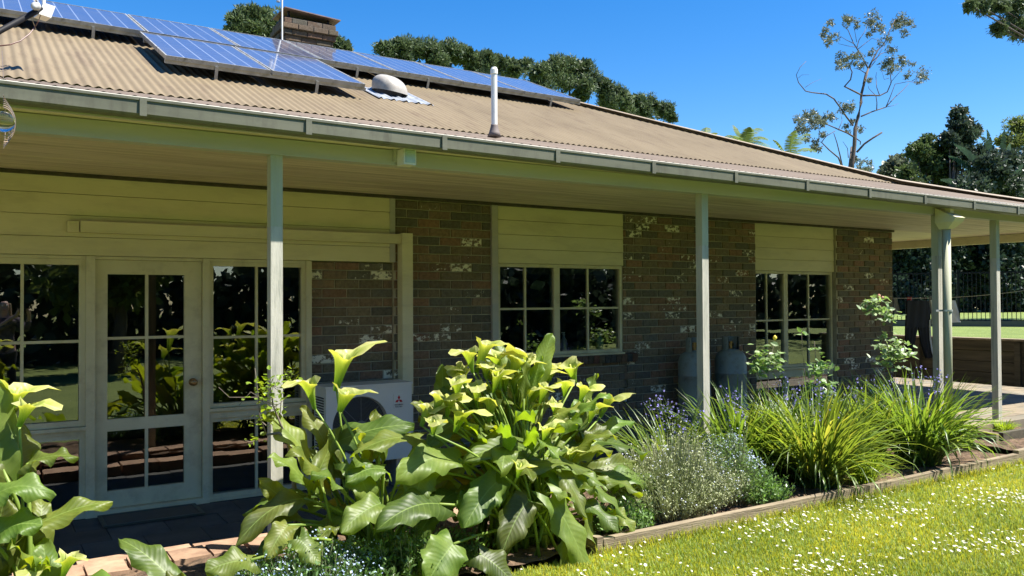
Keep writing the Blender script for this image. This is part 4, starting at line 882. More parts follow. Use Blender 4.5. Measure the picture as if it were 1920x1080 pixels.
def shell(c, r, n, sub=10, inner=.55, squash=(1, 1, .8), subr=.42):
    c = np.array(c); out = []; nrm = []; per = max(1, n//sub)
    for _ in range(sub):
        d = nr.normal(0, 1, 3); d /= np.linalg.norm(d); cc = c+d*np.array(squash)*r*nr.uniform(inner, .85); rr = r*subr*nr.uniform(.6, 1.2)
        e = nr.normal(0, 1, (per, 3)); e /= np.linalg.norm(e, axis=1)[:, None]; rad = rr*nr.uniform(.45, 1, (per, 1))**.6
        out.append(cc+e*rad*np.array(squash)); nrm.append(e)
    return np.vstack(out), np.vstack(nrm)

# ---------- grey lavender bush, forget-me-nots
def fuzzy(name, label, cx, cy, z, rx, ry, h, nst, m, tone, lsz, fcol=None, nfl=0, frac=1.):
    t = thing(name, label, 'plant', (cx, cy, z)); b = MB(); sm = MB(); pts = []; tips = []
    for _ in range(nst):
        a = rnd.uniform(0, 2*pi); r = sqrt(rnd.random()); hh = h*sqrt(max(.05, 1-.8*r*r))*rnd.choice([rnd.uniform(.6, 1.0), rnd.uniform(.8, 1.2)])*(1+.12*sin(3*a)+.1*cos(7*r+a*2))
        g = np.array([cx+rx*r*.6*cos(a), cy+ry*r*.6*sin(a), z]); T = np.array([cx+rx*r*cos(a), cy+ry*r*sin(a), z+hh])+nr.normal(0, .03, 3)
        k = 5; P = bez(g, np.array([g[0]*.4+T[0]*.6, g[1]*.4+T[1]*.6, z+hh*.5]), T, k); sd_ = np.array([cos(a+1.3), sin(a+1.3), 0])*.0022
        sm.grid(np.stack([P-sd_, P+sd_], 1), (.9, .85, .75, 1)); tips.append(T)
        for q in np.linspace(.35, 1, 14): i = min(q*(k-1), k-1.001); j = int(i); p = P[j]+(P[j+1]-P[j])*(i-j); pts.append(p)
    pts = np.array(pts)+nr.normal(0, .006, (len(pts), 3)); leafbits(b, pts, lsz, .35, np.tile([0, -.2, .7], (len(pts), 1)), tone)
    b.build('foliage', m, t); sm.build('stems', M['greyleaf'], t)
    if fcol is not None:
        f = MB(); tp = np.array(tips); sel = tp[nr.rand(len(tp)) < frac]
        for p in sel:
            for _ in range(nfl):
                o = p+nr.normal(0, .014, 3)+np.array([0, 0, .008]); n_ = unit(np.array([0, -.6, 1])+nr.normal(0, .5, 3)); u_ = unit(np.cross(n_, (1, .2, 0))); v_ = np.cross(n_, u_); R = rnd.uniform(.0035, .006)
                kk = rnd.uniform(.85, 1.1); f.add([o+R*(u_*cos(2*pi*k/6)+v_*sin(2*pi*k/6)) for k in range(6)], [(0, 1, 2, 3, 4, 5)], (fcol[0]*kk, fcol[1]*kk, fcol[2]*kk, 1))
        f.build('flowers', M['petal'], t)
x, y = bedxy(1262, 4.5); fuzzy('grey_bush', 'rounded silver grey bush with fine dry looking stems', x, y, LZ+.03, .68, .36, .47, 2300, M['greyleaf'], (1.4, 1.35, 1.15), .022, (.62, .66, .80), 2, .12)
x, y = bedxy(1365, 4.5); fuzzy('forget_me_not', 'pale blue flowered patch right of the grey bush', x, y, LZ+.03, .30, .25, .48, 520, M['roseleaf'], (.9, 1, .8), .03, (.5, .6, .8), 3, .45)
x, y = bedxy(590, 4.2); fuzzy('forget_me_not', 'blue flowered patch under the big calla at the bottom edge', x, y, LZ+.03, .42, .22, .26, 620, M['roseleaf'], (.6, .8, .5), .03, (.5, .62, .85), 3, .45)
x, y = bedxy(470, 4.3); fuzzy('forget_me_not', 'small blue flowered patch beside the brick steps', x, y, LZ+.03, .22, .2, .2, 200, M['roseleaf'], (.6, .8, .5), .03, (.5, .66, .95), 4, .8)
for lb, q, yy in (('low green weeds in the gap between grey bush and calla clump', 1165, 4.35), ('low green weeds between the grey bush and the bright strap clump', 1425, 4.35)):
    x, y = bedxy(q, yy); fuzzy('ground_cover', lb, x, y, LZ+.03, .26, .16, .2, 200, M['roseleaf'], (.8, 1, .6), .035)
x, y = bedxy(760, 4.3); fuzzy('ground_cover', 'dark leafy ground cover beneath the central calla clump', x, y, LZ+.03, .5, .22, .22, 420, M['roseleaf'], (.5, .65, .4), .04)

# ---------- roses
def rose(label, stems, clusters, Y, lsz=.045, tone=(1, 1, 1), stake=None, buds=(), m=None):
    o = W(stems[0][0][0], stems[0][0][1], Y); t = thing('rose_bush', label, 'plant', tuple(o)); sm = MB()
    for s in stems: P = [W(q[0], q[1], Y+(q[3] if len(q) > 3 else 0)) for q in s]; sm.tube(P, [q[2] for q in s], 7)
    b = MB()
    for (cx, cy, r, n) in clusters:
        c = W(cx, cy, Y); d = np.dot(c-C0, _f); R = r*d/F; p = c+nr.normal(0, .45, (n, 3))*np.array([R, R, R*.8]); leaf_ovate(b, p, lsz, tone)
        for i in range(0, n, 5): sm.tube([c+(p[i]-c)*.0, (c+p[i])/2+np.array([0, 0, -.01]), p[i]], .0016, 4, cap=False)
    b.build('foliage', m or M['roseleaf'], t); sm.build('stems', M['cane'], t, smooth=True)
    for (bx_, by_, c) in buds:
        f = MB(); o = W(bx_, by_, Y-.03); f.lathe(o, [(.004, -.02), (.015, -.008), (.018, .004), (.012, .018), (.003, .026)], 12, c=(*c, 1)); f.build('bud', M['petal'], t, smooth=True)
def leaf_ovate(b, P, size, tone):
    n = len(P); sz = size*nr.uniform(.6, 1.25, (n, 1)); d = nr.normal(0, 1, (n, 3))*np.array([1, 1, .5]); d /= np.linalg.norm(d, axis=1)[:, None]
    up = np.array([0, -.35, 1])+nr.normal(0, .45, (n, 3)); s = np.cross(d, up); s /= np.linalg.norm(s, axis=1)[:, None]; nn = np.cross(s, d)
    V = [P]
    for (a, w_, z) in ((.3, .33, .05), (.65, .27, .02)): V += [P+d*sz*a+s*sz*w_+nn*sz*z, P+d*sz*a-s*sz*w_+nn*sz*z]
    V += [P+d*sz-nn*sz*.08, P+d*sz*.45-nn*sz*.05]
    V = np.stack(V, 1).reshape(-1, 3); base = np.array([(0, 6, 1), (0, 2, 6), (1, 6, 3), (2, 4, 6), (3, 6, 5), (4, 5, 6)])
    Fc = (np.arange(n)[:, None, None]*7+base[None]).reshape(-1, 3); k = nr.uniform(.7, 1.25, (n, 1)); c = np.concatenate([k*tone[0], k*tone[1], k*tone[2], np.ones((n, 1))], 1)
    b.add(V, Fc, np.repeat(c, 7, 0))
rose('standard rose with yellow-green top leaves, bare trunk tied to a stake', [[(556, 1010, .016), (553, 930, .014), (548, 870, .013), (540, 828, .011), (523, 812, .009, -.03), (500, 815, .006, -.05)],
     [(540, 828, .009), (524, 790, .006), (512, 760, .004), (505, 712, .003)], [(500, 815, .004), (487, 780, .003), (484, 740, .002), (478, 690, .0015)], [(512, 760, .002), (470, 735, .0015), (448, 760, .0015)], [(484, 745, .002), (430, 745, .0015), (410, 726, .0012)], [(524, 790, .003), (528, 740, .002), (548, 700, .0015)]],
     [(512, 722, 34, 60), (490, 745, 28, 30), (515, 762, 26, 26), (490, 790, 22, 22), (480, 825, 18, 14), (540, 705, 16, 12)], 4.75, .034, (1.6, 1.5, .6), buds=[], m=M['strap'])
b = MB(); b.tube([W(556, 1010, 4.77), W(553, 930, 4.77)], .013, 8); b.tube([W(553, 931, 4.75), W(553, 925, 4.75)], .024, 10); o = b.build('garden_stake', M['cane']); o['label'] = 'short wooden stake tied to the standard rose trunk'; o['category'] = 'stake'
rose('rose with a single yellow bud in front of the gas cylinder', [[(1445, 800, .006), (1440, 740, .005), (1440, 690, .003), (1453, 640, .002)], [(1440, 740, .003), (1415, 690, .002)]], [(1438, 672, 30, 100), (1420, 690, 18, 45), (1462, 690, 16, 14)], 5.0, .062, (1.1, 1.2, .9), buds=[(1453, 634, (1.0, .85, .15))])
rose('thin rose shoot with loose leaves before the far window', [[(1540, 800, .006), (1538, 740, .005), (1530, 680, .003), (1527, 640, .002)], [(1508, 690, .002), (1504, 650, .0015), (1503, 622, .0015)], [(1538, 740, .003), (1512, 720, .002), (1508, 690, .002)]],
     [(1535, 690, 26, 60), (1537, 728, 30, 90), (1505, 625, 10, 7), (1530, 655, 14, 10)], 5.0, .062, (1, 1.15, .9))
rose('tall rose in front of the brick corner with pinkish top leaves', [[(1672, 760, .007), (1668, 700, .006), (1665, 650, .004), (1650, 610, .003), (1652, 575, .002)], [(1672, 760, .005), (1680, 690, .004), (1690, 650, .003)]],
     [(1640, 570, 24, 90), (1662, 590, 20, 60), (1680, 655, 30, 120), (1668, 680, 30, 70), (1655, 630, 12, 14), (1700, 665, 14, 22)], 5.0, .062, (1.4, 1.4, 1.4), buds=[(1648, 556, (.7, .35, .25)), (1655, 560, (.7, .4, .3))])

# ---------- trees
def trunk(b, P, R, n=10): b.tube([np.array(p) for p in P], R, n)
def tree(name, label, Y, blobs, m, size, dens=1., asp=.5, base=None, group=None, trn=.25, tone=(1, 1, 1), up=.0, sub=12, zb=0):
    """blobs (px x, px y, px r[, dY])"""
    cs = [(W(q[0], q[1], Y+(q[3] if len(q) > 3 else 0)), q[2]) for q in blobs]; d0 = np.dot(cs[0][0]-C0, _f)
    cxm = np.mean([c[0][0] for c in cs]); t = thing(name, label, 'tree', (cxm, Y, zb), group); b = MB(); tb = MB()
    for c, r in cs:
        R = r*np.dot(c-C0, _f)/F; n = int(dens*260*(r/18)**1.6)+60; s_ = max(sub, int(sub*(r/25)))
        p, e = shell(c, R, n, sub=s_); e = e*.8+np.array([0, 0, up]); leafbits(b, p, size, asp, e, tone, .45)
        q = shell(c, R*.7, n//3, sub=6)[0]; leafbits(b, q, size*1.5, .8, None, tuple(.8*x for x in tone), .3)
    bx_ = np.array([cxm, Y, zb]) if base is None else np.array(base)
    top = max(cs, key=lambda c: c[0][2])[0]; mid = (bx_*.4+top*.6); mid[:2] = bx_[:2]*.6+top[:2]*.4
    tb.tube([bx_, (bx_+mid)/2, mid, top], [trn, trn*.8, trn*.5, trn*.12], 9)
    for c, r in cs[::max(1, len(cs)//10)]: tb.tube([mid*.7+bx_*.3+(c-mid)*0, (mid+c)/2+np.array([0, 0, -.2]), c], [trn*.3, trn*.2, trn*.05], 6)
    b.build('crown', m, t); tb.build('trunk', M['bark'], t, smooth=True); return t
g1 = 'dark pines beyond the roof'
tree('pine_tree', 'dark pine behind the chimney, left of it', 42, [(450, 38, 26), (475, 30, 24), (505, 35, 26), (480, 60, 30), (520, 55, 24), (545, 70, 24), (440, 62, 20), (590, 75, 26), (625, 84, 20), (645, 92, 14)], M['pine'], .26, 2.6, .22, group=g1, up=.5)
tree('pine_tree', 'long low dark pine crown between chimney and white flue pipe', 44, [(725, 95, 22), (750, 90, 24), (780, 92, 26), (815, 95, 26), (845, 98, 26), (875, 106, 24), (905, 115, 26), (760, 112, 24), (820, 120, 26), (930, 120, 22), (960, 130, 26), (890, 132, 26), (985, 125, 16)], M['pine'], .26, 2.6, .22, group=g1, up=.5)
tree('pine_tree', 'tallest rounded dark pine right of the white flue pipe', 40, [(1040, 125, 26), (1065, 122, 24), (1090, 130, 24), (1010, 140, 24), (1050, 150, 32), (1110, 150, 26), (1085, 165, 32), (1135, 165, 22), (1020, 165, 26), (1140, 190, 26), (1160, 175, 16)], M['pine'], .24, 2.8, .22, group=g1, up=.5)
tree('pine_tree', 'smaller dark pine ending the row above the hip', 44, [(1170, 185, 18), (1195, 190, 20), (1220, 195, 20), (1245, 208, 20), (1180, 205, 22), (1210, 215, 22), (1258, 220, 14), (1150, 195, 18)], M['pine'], .24, 2.8, .22, group=g1, up=.5)
tree('pine_tree', 'overhanging pine whose branch tips enter the top right corner', 12, [(1905, 8, 34), (1870, 10, 26), (1840, 12, 20), (1818, 10, 14), (1900, 45, 26), (1875, 52, 18), (1940, 30, 60), (1990, 20, 80), (1912, 62, 16), (2080, -60, 150), (2180, 40, 120)], M['pine'], .12, 1.2, .2, base=(36, 10, 0), group='overhanging pine', up=.0, trn=.3, sub=14)

# gum tree traced from its limbs
GX = lambda x, y: (1480+x/3.482, 20+y/3.484)
GY = 19.0; gt = thing('gum_tree', 'tall sparse gum tree with bare twisting limbs against the sky', 'tree', tuple(W(1595, 560, GY)))
sm = MB()
limbs = [([(405, 1100), (410, 1000), (425, 880), (430, 770), (450, 690), (468, 600), (470, 545), (490, 470), (515, 380)], 15, 7), ([(515, 380), (545, 320), (580, 255), (620, 215), (655, 130), (690, 60)], 6, 2),
 ([(515, 380), (480, 310), (440, 245), (420, 215), (385, 130), (360, 100)], 5, 1.6), ([(440, 245), (455, 190), (490, 140), (520, 70)], 3, 1.2), ([(420, 215), (370, 190), (330, 165)], 2.5, 1), ([(440, 240), (380, 230), (320, 215)], 2, 1),
 ([(440, 205), (430, 150), (425, 120)], 2, 1), ([(450, 250), (500, 210), (540, 180), (600, 200)], 2.5, 1), ([(545, 330), (600, 280), (650, 265), (720, 255)], 3, 1), ([(525, 375), (560, 330), (600, 260), (650, 190)], 3, 1),
 ([(470, 550), (420, 525), (360, 495), (400, 450), (410, 400), (395, 370)], 6, 3), ([(500, 410), (460, 385), (420, 375)], 3, 1.2), ([(480, 555), (540, 553), (590, 555), (640, 530), (665, 470), (660, 420)], 6, 2.5), ([(590, 555), (570, 500), (565, 430), (570, 400)], 3, 1),
 ([(570, 650), (572, 600), (565, 555), (520, 510), (515, 490)], 3.5, 1), ([(470, 690), (540, 660), (630, 630), (690, 565), (740, 520), (780, 475)], 5, 1.5), ([(630, 630), (660, 560), (690, 480), (780, 462), (850, 475)], 3, 1.2), ([(630, 630), (680, 620), (715, 605)], 2, .7),
 ([(415, 750), (370, 690), (330, 630), (290, 575), (240, 545), (150, 535), (105, 525), (60, 470), (45, 420), (70, 370), (110, 330)], 6, 1.2), ([(105, 500), (150, 470), (210, 445)], 1.8, .6), ([(60, 440), (80, 420), (130, 418)], 1.5, .6),
 ([(430, 830), (380, 800), (320, 775), (240, 740), (150, 735), (110, 760)], 6, 1.5), ([(190, 860), (195, 800), (190, 740)], 2.5, 1), ([(350, 1035), (320, 960), (260, 910), (210, 860), (240, 820), (300, 785)], 5.5, 2), ([(350, 1035), (330, 940), (310, 860), (290, 800)], 5, 2),
 ([(440, 925), (490, 870), (540, 835), (605, 795)], 7, 5.5), ([(430, 830), (465, 855), (462, 875)], 4, 3), ([(320, 780), (345, 720), (335, 660)], 2.5, 1), ([(385, 960), (380, 900), (350, 855)], 3, 1), ([(650, 440), (620, 450), (600, 380)], 2, .7), ([(660, 470), (720, 400), (770, 360)], 2, .8), ([(800, 460), (850, 430), (870, 410)], 2, .8),
 ([(480, 480), (495, 410), (520, 370)], 3, 1), ([(390, 1040), (400, 950), (405, 890)], 8, 5)]
for P, r0, r1 in limbs:
    n = len(P); off = rnd.uniform(-.8, .8) if r0 < 9 else 0; pts = []
    for i, p in enumerate(P): x_, y_ = GX(*p); pts.append(W(x_, y_, GY+off*i/(n-1)))
    d = np.dot(pts[0]-C0, _f); sm.tube(pts, list(np.linspace(r0, r1, n)/3.484*d/F*1.0), 7)
b = MB()
for (x, y, r) in [(270, 75, 26), (250, 150, 45), (250, 200, 36), (285, 180, 35), (390, 70, 50), (430, 90, 30), (370, 50, 28), (540, 40, 42), (560, 80, 50), (530, 130, 36), (590, 120, 36), (620, 190, 42), (700, 40, 45), (740, 80, 55), (790, 90, 30), (750, 150, 32), (690, 110, 36), (335, 310, 40), (330, 350, 34),
   (380, 300, 40), (440, 310, 46), (460, 345, 36), (390, 350, 30), (640, 350, 50), (700, 340, 55), (740, 320, 36), (690, 390, 40), (800, 335, 22), (860, 400, 42), (880, 430, 25), (780, 420, 30), (845, 460, 18), (660, 270, 36), (530, 270, 26), (380, 610, 40), (350, 640, 34), (400, 650, 22),
   (70, 700, 45), (130, 680, 45), (190, 670, 46), (250, 690, 40), (100, 750, 45), (170, 730, 45), (230, 730, 35), (60, 790, 36), (170, 860, 34), (200, 890, 26), (150, 900, 25), (290, 700, 30), (380, 770, 30), (460, 770, 26), (490, 1000, 40), (520, 1040, 38), (460, 1040, 40), (440, 960, 28), (420, 720, 20), (525, 450, 20), (230, 810, 30), (120, 830, 25)]:
    x_, y_ = GX(x, y); c = W(x_, y_, GY+rnd.uniform(-.7, .7)); d = np.dot(c-C0, _f); R = 1.12*r/3.484*d/F; n = int(30*(r/18)**2)+40
    p, e = shell(c, R, n, sub=5, subr=.5); leafbits(b, p, .11, .34, np.tile([0, 0, -.4], (len(p), 1)), (1.05, 1, 1), .5)
b.build('crown', M['gumleaf'], gt); sm.build('trunk', M['bark'], gt, smooth=True)

# tree ferns
def frond(b, o, T, wd, n=46, tone=1.):
    o = np.array(o); T = np.array(T); Ln = np.linalg.norm(T-o); m = (o+T)/2+np.array([0, 0, .35*Ln]); P = bez(o, m, T, n); tg = np.gradient(P, axis=0); tg /= np.linalg.norm(tg, axis=1)[:, None]
    s = np.cross(tg, (0, 0, 1.)); s /= np.linalg.norm(s, axis=1)[:, None]+1e-6
    for i in range(2, n):
        w_ = wd*sin(pi*(i/n)**.7)+.03
        for q in (-1, 1):
            e = s[i]*q*w_+tg[i]*w_*.45+np.array([0, 0, -.45*w_*rnd.uniform(.6, 1.4)]); h = tg[i]*(.008+w_*.02)
            k = tone*rnd.uniform(.8, 1.2); b.add([P[i]-h, P[i]+e*.6-h*1.2, P[i]+e, P[i]+e*.6+h, P[i]+h], [(0, 1, 2, 3, 4)], (k, k, k, 1))
def treefern(label, px, py, Y, tips, wd=.22, zb=0, grp='tree ferns behind the roof hip'):
    c = W(px, py, Y); t = thing('tree_fern', label, 'tree fern', (c[0], c[1], zb), grp); b = MB()
    for x, y, dy in tips: frond(b, c, W(x, y, Y+dy), wd)
    b.build('crown', M['fern'], t); tb = MB(); tb.tube([(c[0], c[1], zb), c], [.16, .1], 10); tb.build('trunk', M['bark'], t, smooth=True)
treefern('tree fern with arching lime fronds just above the hip', 1395, 275, 16, [(1360, 255, 0), (1375, 235, .3), (1405, 238, -.3), (1440, 262, 0), (1430, 245, .4), (1350, 280, -.5), (1450, 290, .3)], .20)
treefern('tree fern with feathered yellow fronds left of the gum tree', 1478, 300, 16, [(1440, 285, 0), (1520, 252, .2), (1490, 245, -.4), (1530, 285, 0), (1515, 300, -.6), (1450, 262, .3)], .20)
treefern('barely showing tree fern tip at the left along the hip', 1322, 262, 16, [(1300, 248, 0), (1345, 250, 0), (1325, 240, .4)], .14)
# right hand dark garden
gr = 'dark shrubs and trees beyond the pool fence'
tree('shrub_tree', 'light green low tree just right of the gum, above the hip', 30, [(1672, 310, 18), (1690, 300, 16), (1665, 325, 16), (1700, 320, 22), (1685, 335, 20)], M['gumleaf'], .22, 1.2, .5, group=gr)
tree('shrub_tree', 'dark bushy tree rising above the right end of the roof', 27, [(1720, 285, 24), (1735, 270, 22), (1755, 285, 28), (1740, 310, 30), (1700, 330, 26), (1765, 320, 30), (1720, 350, 34), (1780, 340, 34)], M['treeleaf'], .22, 1.6, .5, group=gr)
tree('shrub_tree', 'tallest dark narrow tree at right above the roof', 26, [(1860, 330, 34, -5), (1825, 350, 34, -5), (1890, 350, 34, -5), (1850, 300, 22, -5), (1885, 300, 24, -5), (1800, 215, 18), (1795, 240, 20), (1810, 232, 16), (1780, 262, 20), (1812, 262, 24), (1830, 245, 12), (1795, 290, 30), (1830, 290, 32), (1840, 330, 36)], M['darkleaf'], .22, 1.6, .5, group=gr)
tree('bamboo_clump', 'yellow green feathery clump at the far right skyline', 28, [(1900, 240, 24), (1925, 235, 24), (1885, 262, 18), (1935, 262, 30), (1910, 275, 26)], M['fern'], .24, 1.5, .25, group=gr, tone=(.8, .75, .7))
tree('shrub_tree', 'dark tree mass in the far right corner under the bamboo', 25, [(1880, 320, 36), (1920, 310, 40), (1960, 330, 50), (1860, 370, 34), (1910, 370, 40), (1700, 370, 30), (1990, 280, 40)], M['darkleaf'], .22, 1.8, .5, group=gr)
# banana-like broad leaves
bn = thing('giant_bird_of_paradise', 'palm like plant with broad torn upright leaves at right', 'plant', tuple(W(1862, 420, 22))); b = MB(); sm = MB()
for (x0, y0, x1, y1, wd) in [(1850, 330, 1835, 240, .55), (1858, 330, 1862, 235, .6), (1870, 330, 1895, 235, .6), (1860, 340, 1800, 262, .5), (1850, 350, 1790, 285, .5), (1875, 345, 1905, 262, .5), (1840, 370, 1775, 330, .5), (1880, 360, 1930, 300, .5), (1860, 380, 1820, 320, .5), (1865, 300, 1848, 248, .4), (1868, 390, 1885, 300, .6), (1850, 400, 1800, 360, .5)]:
    A = W(x0, y0, 22); T = W(x1, y1, 22+rnd.uniform(-.6, .6)); A = A+np.array([0, 0, -.25]); P = bez(A, (A+T)/2+np.array([0, 0, .45]), T+np.array([0, .3, -.15]), 24); tg = np.gradient(P, axis=0); s = np.cross(tg, (rnd.uniform(-.6, .6), -1, .2)); s /= np.linalg.norm(s, axis=1)[:, None]
    for i in range(23):
        w_ = wd*.5*sin(pi*((i+1)/25)**.8)
        for q in (-1, 1):
            dr = np.array([0, 0, -.15*w_])*rnd.uniform(0, 2); k = rnd.uniform(.6, 1.1); b.add([P[i], P[i]+s[i]*q*w_+dr, P[i+1]*.9+P[i]*.1+s[i+1]*q*w_+dr, P[i+1]], [(0, 1, 2, 3)], (k*.5, k*.75, k*.6, 1))
    sm.tube([W(1862, 470, 22), (A+W(1862, 470, 22))/2, A], [.05, .04, .02], 6)
b.build('foliage', leafm('matt_dark_leaf', (.03, .05, .03), (.06, .09, .05), .2, None, .8, 2, spec=.1), bn); sm.build('stems', M['darkleaf'], bn)
# understorey seen beneath the verandah roof
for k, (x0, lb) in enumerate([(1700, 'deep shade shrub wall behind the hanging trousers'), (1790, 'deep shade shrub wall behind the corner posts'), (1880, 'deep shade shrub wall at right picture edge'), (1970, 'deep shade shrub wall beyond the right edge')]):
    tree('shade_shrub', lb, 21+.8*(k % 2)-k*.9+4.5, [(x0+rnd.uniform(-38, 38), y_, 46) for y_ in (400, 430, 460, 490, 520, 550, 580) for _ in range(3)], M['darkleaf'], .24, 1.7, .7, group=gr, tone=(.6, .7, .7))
# garden behind the camera: what the window panes mirror
def tree3(name, label, x, y, r, h, m, n, tone=(1, 1, 1), grp='garden trees behind the viewer', sz=.2, tr=.18):
    t = thing(name, label, 'tree', (x, y, 0), grp); b = MB(); tb = MB()
    for k in range(12):
        a = rnd.uniform(0, 6.28); q = rnd.uniform(0, .75)*r; c = (x+q*cos(a), y+q*sin(a), h*rnd.uniform(.55, .95)); p, e = shell(c, r*.5, n//12, sub=9); leafbits(b, p, sz, .5, e, tone, .45)
        tb.tube([(x, y, h*.4), (x*.6+c[0]*.4, y*.6+c[1]*.4, h*.6), c], [tr*.4, tr*.3, tr*.05], 6)
    b.build('crown', m, t); tb.tube([(x, y, 0), (x+.1, y, h*.4), (x, y+.1, h*.8)], [tr, tr*.8, tr*.3], 9); tb.build('trunk', M['bark'], t, smooth=True)
for k, (x, y, r, h, m) in enumerate([(2.6, -6, 1.7, 3.4, 'fern'), (2.5, -12, 3.4, 6.5, 'darkleaf'), (7.5, -13, 4, 8, 'darkleaf'), (12.5, -12, 4, 7.5, 'darkleaf'), (17, -10, 4, 8, 'darkleaf'), (-6, -14, 4, 8, 'darkleaf'), (-11, -12, 4, 7, 'treeleaf'), (22, -8, 4, 8, 'darkleaf'), (5, -18, 5, 10, 'darkleaf'), (14, -18, 5, 10, 'darkleaf'), (-3, -18, 5, 10, 'darkleaf'), (27, -5, 4, 8, 'darkleaf')]):
    tree3('garden_tree', ['small yellow-green tree mirrored in the door panes', 'mid green tree mirrored right of the yellow one', 'dark tree mirrored in the narrow side window'][k] if k < 3 else 'dark garden tree behind the viewer, only seen mirrored in the glass', x, y, r, h, M[m], 2600, (.6, .6, .5) if m == 'fern' else (1, 1, 1), sz=.3)
hg = thing('backdrop_hedge', 'long dark foliage bank added behind the viewer to darken the window reflections', 'backdrop_hedge', (6, -9.5, 0)); b = MB()  # added, out of view: keeps the scene mirrored in the panes dark
p = np.column_stack([nr.uniform(-26, 34, 30000), -9.5+nr.normal(0, .55, 30000), nr.uniform(0, 4.3, 30000)]); p[:, 1] -= 2.2*np.sin(p[:, 0]*.35); p[:, 2] *= .8+.25*np.sin(p[:, 0]*1.3)*np.cos(p[:, 0]*.47); leafbits(b, p, .42, .7, np.tile([0, .8, .3], (len(p), 1)), (1, 1, 1), .5)
b.build('foliage', M['darkleaf'], hg); b = MB()
for k in range(40): b.tube([(-26+k*1.5, -9.6-2.2*sin((-26+k*1.5)*.35), 0), (-26+k*1.5+.2, -9.6-2.2*sin((-26+k*1.5)*.35), 1.6)], .05, 6)
b.build('stems', M['bark'], hg)
tree3('garden_tree', 'tree off to the right that shades the lawn corner', 12.3, 1.1, 1.7, 5.4, M['treeleaf'], 3000, grp='shade trees beside the lawn', sz=.2)

# ---------- turf blades and daisies
def in_lawn(n, x0, x1, y0, y1): return np.stack([nr.uniform(x0, x1, n), nr.uniform(y0, y1, n)], 1)
def visible(P, mg=60):
    q = np.column_stack([P, np.full(len(P), LZ)])-C0; z = q@_f; ok = z > .5; z = np.where(ok, z, 1)
    x = 960+F*(q@CR)/z; y = 540-F*(q@CU)/z; return ok & (x > -mg) & (x < 1920+mg*3) & (y < 1080+mg*2)
def blades(name, P, h, wd, m, label):
    n = len(P); a = nr.uniform(0, 2*pi, n); hh = h*nr.uniform(.5, 1.3, n); ln = nr.uniform(.1, .9, n)*hh; o = np.column_stack([P, np.full(n, LZ)])
    d = np.stack([np.cos(a), np.sin(a), 0*a], 1); s = np.stack([-np.sin(a), np.cos(a), 0*a], 1)*wd*nr.uniform(.6, 1.3, (n, 1))/2
    m1 = o+d*(ln*.3)[:, None]+np.array([0, 0, 1])*(hh*.6)[:, None]; T = o+d*ln[:, None]+np.array([0, 0, 1])*hh[:, None]
    V = np.stack([o-s, o+s, m1+s*.8, m1-s*.8, T], 1).reshape(-1, 3); i = np.arange(n)[:, None]*5
    F4 = i+np.array([[0, 1, 2, 3]]); F3 = i+np.array([[3, 2, 4]]); b = MB()
    pat = .5+.5*np.sin(P[:, 0]*2.1+1.5*np.sin(P[:, 1]*2.7))*np.cos(P[:, 1]*3.1+P[:, 0])
    k = nr.uniform(.65, 1.25, n)*(.85+.3*pat); ye = nr.uniform(.9, 1.25, n)+.15*pat; c = np.repeat(np.stack([k*ye, k, k*.8, np.ones(n)], 1), 5, 0)
    b.add(V, F4.astype(int), c); b.f.append([(F3).astype(int)])
    o_ = b.build(name, m); o_['label'] = label; o_['category'] = 'grass'; o_['kind'] = 'stuff'; return o_
P = in_lawn(900000, 1.8, 14, .3, 4.08); P = P[visible(P)]; dd = np.hypot(P[:, 0], P[:, 1]); keep = nr.rand(len(P)) < np.clip((5.2/dd)**1.5, .12, 1)*.62; P = P[keep]
blades('grass', P, .034, .0045, M['grass'], 'short sunlit green lawn grass dotted with daisies'); print('blades', len(P))
Pe = np.stack([nr.uniform(3.2, 11, 3000), 4.07-np.abs(nr.normal(0, .02, 3000))], 1); blades('grass', Pe, .07, .005, M['grass'], 'longer uncut grass along the foot of the timber edging')
b = MB(); P = in_lawn(13000, 2.2, 13, .6, 4.04); P = P[visible(P)]
cl_ = np.sin(P[:, 0]*3.3+2*np.sin(P[:, 1]*2.1))*np.cos(P[:, 1]*4.3-P[:, 0]*1.7); P = P[nr.rand(len(P)) < np.clip(.22+1.1*cl_, .07, 1)]; print('daisies', len(P))
for x, y in P:
    o = np.array([x, y, LZ+rnd.uniform(.03, .052)]); n_ = unit(np.array([rnd.gauss(.15, .3), rnd.gauss(-.2, .3), 1])); u_ = unit(np.cross(n_, (1, .2, 0))); v_ = np.cross(n_, u_); R = rnd.uniform(.007, .0125); V = [o]
    for k in range(20): rr = R*(1 if k % 2 else .72); V.append(o+rr*(u_*cos(pi*k/10)+v_*sin(pi*k/10))+n_*.0025)
    b.add(V, [(0, 1+k, 1+(k+1) % 20) for k in range(20)], (.95, .95, .93, 1))
    b.add([o+n_*.004+R*.3*(u_*cos(2*pi*k/6)+v_*sin(2*pi*k/6)) for k in range(6)], [(0, 1, 2, 3, 4, 5)], (.9, .7, .08, 1))
o = b.build('daisies', M['petal']); o['label'] = 'tiny white lawn daisies scattered in drifts over the grass'; o['category'] = 'flowers'; o['kind'] = 'stuff'

